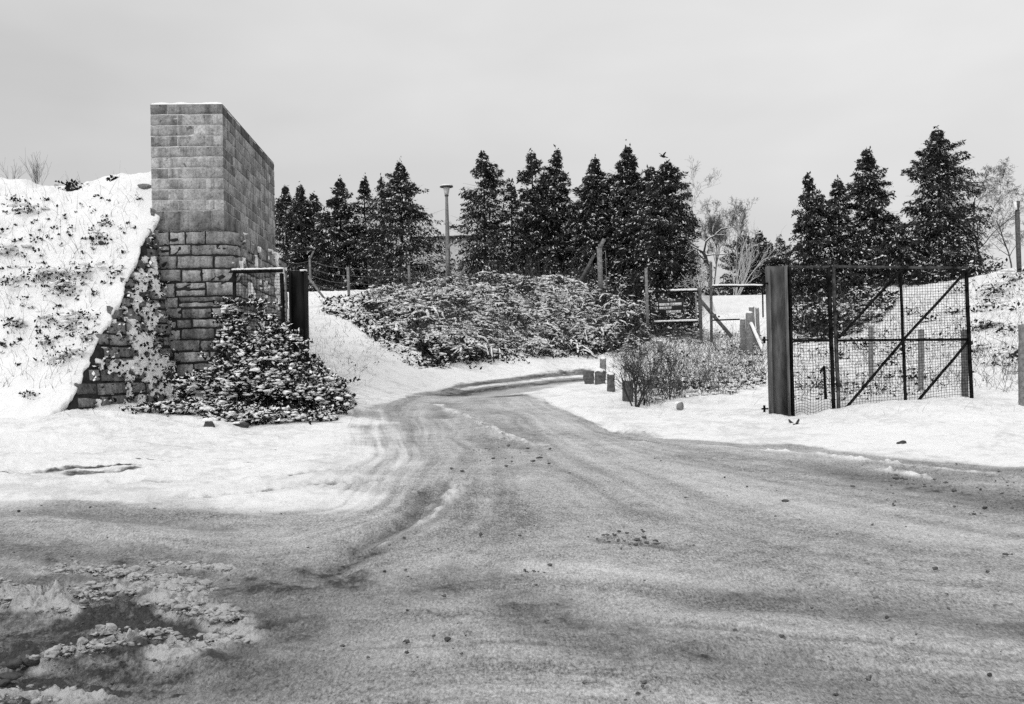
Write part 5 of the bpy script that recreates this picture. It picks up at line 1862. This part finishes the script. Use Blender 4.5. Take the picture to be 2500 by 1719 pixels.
# low building whose snow dusted tiled roof slopes towards the gate
DS = 48.5
r0, r1 = at(1709, 723, DS), at(1872, 722, DS)
x0s, x1s, zts = r0[0], r1[0], (r0[2] + r1[2]) / 2
xm = at(1736, 723, DS)[0]
RUN, FALL = 2.3, 2.0
ye_, ze_ = DS - RUN, zts - FALL
zbs = float(gz((x0s + x1s) / 2, ye_)) - .6
shed = thing('shed', 'low shed with a white snow dusted tiled roof behind the far open gate', 'shed', [(x0s + x1s) / 2, ye_, zbs + .6])
mb = MB()
mb.hexa([(x0s + .1, ye_ + .2, min(zbs, ze_ - 1)), (x1s - .1, ye_ + .2, min(zbs, ze_ - 1)), (x1s - .1, DS + 2, min(zbs, ze_ - 1)), (x0s + .1, DS + 2, min(zbs, ze_ - 1)),
         (x0s + .1, ye_ + .2, ze_ + .05), (x1s - .1, ye_ + .2, ze_ + .05), (x1s - .1, DS + 2, ze_ + .05), (x0s + .1, DS + 2, ze_ + .05)])
mb.build('wall', M['far_wall'], shed)
mb = MB()
nr_ = 22
prof = []
for i in range(nr_):
    fa, fb_ = i / nr_, (i + 1) / nr_
    prof += [(ye_ + RUN * fa, ze_ + FALL * fa + .035), (ye_ + RUN * (fb_ - .006), ze_ + FALL * (fb_ - .006) + .004)]
prof += [(DS + .05, zts + .03), (DS + 2.2, ze_ + .1)]
Pw = np.array([[(x_, y_, z_) for y_, z_ in prof] for x_ in (xm, x1s)])
mb.grid(Pw)
mb.build('roof', M['roof_snow'], shed)
mb = MB()
mb.hexa([(x0s, ye_ - .05, ze_ - .10), (xm - .003, ye_ - .05, ze_ - .10), (xm - .003, DS, zts - .1), (x0s, DS, zts - .1),
         (x0s, ye_ - .05, ze_ + .05), (xm - .003, ye_ - .05, ze_ + .05), (xm - .003, DS, zts + .05), (x0s, DS, zts + .05)])
mb.build('verge', M['roof_snow'], shed)
# far building glimpsed behind the lamp
DF = 100.0
f0, f1 = at(1010, 580, DF), at(1420, 566, DF)
zf = float(gz(f0[0], DF)) - .5
fb = thing('far_building', 'long pale building glimpsed between the conifers behind the street lamp', 'building', [(f0[0] + f1[0]) / 2, DF, zf])
mb = MB()
mb.hexa([(f0[0], DF, zf), (f1[0], DF, zf), (f1[0], DF + 8, zf), (f0[0], DF + 8, zf), (f0[0], DF, f0[2] - .15), (f1[0], DF, f1[2] - .15), (f1[0], DF + 8, f1[2] - .15), (f0[0], DF + 8, f0[2] - .15)])
mb.build('wall', M['far_wall'], fb)
mb = MB()
mb.hexa(np.array([(f0[0] - .3, DF - .4, f0[2] - .146), (f1[0] + .3, DF - .4, f1[2] - .146), (f1[0] + .3, DF + 8.3, f1[2] - .146), (f0[0] - .3, DF + 8.3, f0[2] - .146),
                  (f0[0] - .3, DF - .4, f0[2]), (f1[0] + .3, DF - .4, f1[2]), (f1[0] + .3, DF + 8.3, f1[2]), (f0[0] - .3, DF + 8.3, f0[2])]))
mb.build('roof', M['dark_trim'], fb)

# ------------------------------------------------------------------ bird over the trees
bc = at(1618.5, 382, 45.0)
bird = thing('bird', 'black crow flying with raised wings above the dense conifer', 'bird', bc)
mb = MB()
t = np.linspace(0, 1, 9)
axis_ = np.array([-.75, -.55, .05])
axis_ /= np.linalg.norm(axis_)
mb.tube(bc[None] + axis_ * ((t - .5) * .34)[:, None], [.012, .03, .048, .055, .052, .042, .030, .030, .008], 8)
mb.beam(bc + axis_ * -.17, bc + axis_ * -.27 + [0, 0, -.01], .075, .012, (0, 0, 1))
mb.tube(np.array([bc + axis_ * .17, bc + axis_ * .215]), [.012, .003], 5)
mb.build('body', M['feather'], bird, smooth=True)
for tipp in ((1609, 374.5), (1625.5, 371.5)):
    tp = at(*tipp, 45.0)
    mb = MB()
    span = tp - bc
    rows = []
    for f in np.linspace(0, 1, 7):
        c_ = bc + span * f + np.array([0, 0, .02 * math.sin(math.pi * f)])
        ch_ = .11 * (1 - .65 * f ** 2)
        rows.append([c_ + axis_ * ch_ * .5 + [0, 0, .004], c_ + [0, 0, .014], c_ - axis_ * ch_ * .5 * (1 + .25 * (int(f * 6) % 2)), c_ - [0, 0, .008], c_ + axis_ * ch_ * .5 + [0, 0, .004]])
    mb.grid(np.array(rows))
    mb.build('wing', M['feather'], bird)

# ------------------------------------------------------------------ lumps of churned snow and frozen slush
mb, md = MB(), MB()
for pts_, wd_, hg_ in HEAPS:
    if max(p_[0] for p_ in pts_) > 600:
        continue
    pw = np.array(gpix(pts_))
    for a_p, b_p in zip(pw[:-1], pw[1:]):
        k_ = int(np.linalg.norm(b_p - a_p) * 620 * (wd_ / .15)) + 6
        t = rng.random(k_)[:, None]
        q_ = a_p + (b_p - a_p) * t + rng.normal(0, wd_ * .55, (k_, 2))
        rr = .0034 * (1 / rng.uniform(.12, 1.0, k_)) * (1 + 4 * hg_)
        z_ = gz(q_[:, 0], q_[:, 1]) + hg_ * .8 * np.exp(-(rng.normal(0, .6, k_)) ** 2) + rr * .2
        P_ = np.column_stack([q_, z_])
        w_ = rng.random(k_) < .86
        blobs(mb, P_[w_] - [0, 0, .006], rr[w_], .5, .42, 1)
        blobs(md, P_[~w_] - [0, 0, .004], rr[~w_] * 1.1, .7, .3, 1)
o = mb.build('slush_lumps', M['snow_dirty'], smooth=True)
tag(o, 'pale lumps of churned snow pushed into ridges on the slush', 'slush lumps', kind='stuff')
o = md.build('slush_lumps', M['rock'], smooth=True)
o.data.materials[0] = M['rock_grey']
tag(o, 'dark lumps of frozen dirty slush among the pale ridges', 'slush lumps', kind='stuff')

# dark crumbs of grit and frozen mud strewn over the slush
U = [rng.uniform(0, 2500, 420), rng.normal(1500, 40, 60), rng.normal(1600, 40, 40), rng.uniform(2150, 2500, 160), rng.uniform(0, 450, 260), rng.uniform(1150, 1350, 50), rng.normal(1300, 18, 14)]
V = [rng.uniform(1120, 1719, 420), rng.normal(1320, 7, 60), rng.normal(1335, 5, 40), rng.uniform(1135, 1260, 160), rng.uniform(1420, 1719, 260), rng.uniform(1090, 1140, 50), rng.normal(1402, 5, 14)]
G3 = hit(np.concatenate(U), np.concatenate(V))
G3 = G3[inside(G3[:, 0], G3[:, 1], ROAD)]
mb = MB()
rr = .0022 / rng.uniform(.12, 1.0, len(G3)) * np.clip(G3[:, 1] / 8, .7, 1.6)
blobs(mb, G3 + np.column_stack([0 * rr, 0 * rr, .012 + rr * .3]), rr, .6, .3, 1)
o = mb.build('grit', M['rock'])
tag(o, 'dark crumbs of grit and mud strewn over the slush road', 'grit', kind='stuff')

# ------------------------------------------------------------------ stones and clods


def rock(label, u, v, wpx, hpx, mat='rock', snow=False, name='stone', cat='stone', seed=0, hf=gz, sink=.25, group=None):
    p_ = hit([u], [v], hf)[0]
    D = p_[1]
    sx_, sz_ = wpx / 2 * D / F, hpx / 2 * D / F
    rs = np.random.default_rng(300 + seed)
    V = ICO3_V.copy()
    off = np.zeros(len(V))
    for _ in range(9):
        d_ = rs.normal(0, 1, 3)
        d_ /= np.linalg.norm(d_)
        lim = rs.uniform(.55, .85)
        ov = V @ d_
        V = V - np.clip(ov - lim, 0, None)[:, None] * d_
    V = V * (1 + rs.normal(0, .02, (len(V), 1))) * np.array([sx_, sx_ * .8, sz_]) * 1.15
    V = V + p_ + [0, 0, sz_ * (1 - sink)]
    t_ = None
    mb = MB()
    mb.add(V, T=ICO3_F)
    if not snow:
        o = mb.build(name, M[mat], None, p_)
        tag(o, label, cat, group)
        return o
    t_ = thing(name, label, cat, p_, group)
    mb.build('body', M[mat], t_)
    mb = MB()
    sv = ICO2_V * np.array([sx_ * .95, sx_ * .75, sz_ * .5]) * (1 + rs.normal(0, .07, (len(ICO2_V), 1)))
    sv[:, 2] = np.maximum(sv[:, 2], -.01)
    mb.add(sv + p_ + [-.2 * sx_, sx_ * .1, sz_ * 1.45], T=ICO2_F)
    mb.build('snow_cap', M['snow'], t_, smooth=True)
    return t_


rock('dark broken stone with a snow cap in front of the trailing brambles', 510, 1052, 34, 34, 'rock', True, seed=1)
rock('low dark stone with snow over it right of the snow capped broken one', 588, 1046, 38, 16, 'rock', True, seed=2)
rock('rounded grey stone in the snow below the leafless shrubs', 1660, 1002, 24, 22, 'rock_grey', True, seed=3)
rock('black wedge of stone at the snow edge in front of the mesh gate', 2202, 1090, 24, 14, 'rock', False, seed=4, sink=.1)
rock('small black stone right of the wedge at the snow edge', 2272, 1100, 14, 8, 'rock', False, seed=5)
rock('jagged dark clod of frozen earth at the bottom left', 76, 1625, 46, 38, 'rock', False, 'earth_clod', 'clod', 6)
rock('crumbly lower clod touching the jagged one at the bottom left', 35, 1632, 34, 26, 'rock', False, 'earth_clod', 'clod', 7)
rock('flat dark slab in the bottom left corner', 22, 1660, 54, 18, 'rock', False, 'earth_clod', 'clod', 8)
rock('dark lump nearest the bottom left corner', 12, 1677, 30, 20, 'rock', False, 'earth_clod', 'clod', 9)
rock('small black stone alone on the slush in the middle foreground', 1093, 1565, 16, 11, 'rock', False, 'pebble', 'pebble', 10)
rock('small black stone near the bottom right corner', 2416, 1653, 11, 9, 'rock', False, 'pebble', 'pebble', 11)
rock('flat dark stone at the upper right of the slush', 1918, 1227, 20, 7, 'rock', False, 'pebble', 'pebble', 12)
rock('tiny dark stone at the right end of a pale scratch on the slush', 2166, 1512, 10, 7, 'rock', False, 'pebble', 'pebble', 13)
rock('tiny dark stone in front of the churned patch in the middle', 1376, 1436, 12, 5, 'rock', False, 'pebble', 'pebble', 14)
rock('tiny dark stone in the dark wheel track at left', 406, 1384, 10, 5, 'rock', False, 'pebble', 'pebble', 15)
rock('small dark stone on the bare patch at the far left', 46, 1251, 8, 6, 'rock', False, 'pebble', 'pebble', 16)
rock('dark stone by the rut where the road leaves the gateway', 1317, 1120, 16, 6, 'rock', False, 'pebble', 'pebble', 17)
rock('dark clod on the snow bank left of the wing wall, midway up', 247, 598, 15, 11, 'rock', False, 'earth_clod', 'clod', 18, bank_h)
rock('grey stone slab at the top of the embankment touching the pier', 352, 462, 36, 12, 'rock_grey', False, 'stone', 'stone', 19, bank_h)
rock('tuft of dark earth on the flat snow left of the road', 672, 1104, 22, 6, 'rock', False, 'earth_clod', 'clod', 20)
db2 = thing('broken_branch', 'dark broken branch lying in the snow at the foot of the weathered steel post', 'branch', gpt(1930, 1045))
mb = MB()
g0 = [gpt(u_, v_) + [0, 0, .04] for u_, v_ in ((1922, 1028), (1934, 1040), (1945, 1049), (1965, 1048), (1985, 1042))]
mb.tube(np.array(g0), [.02, .025, .03, .02, .008], 6)
mb.build('limb', M['bark'], db2)
mb = MB()
g0 = [gpt(1943, 1048) + [0, 0, .05], gpt(1950, 1038) + [0, 0, .09]]
mb.tube(np.array(g0), [.03, .02], 6)
mb.build('stub', M['bark'], db2)

for o in list(C.objects):
    if '_loc' in o:
        del o['_loc']
    if o.parent and o.name.split('.')[0] in ('snow_load', 'snow_patch', 'leaves', 'crown', 'branches', 'stems'):
        o['kind'] = 'stuff'
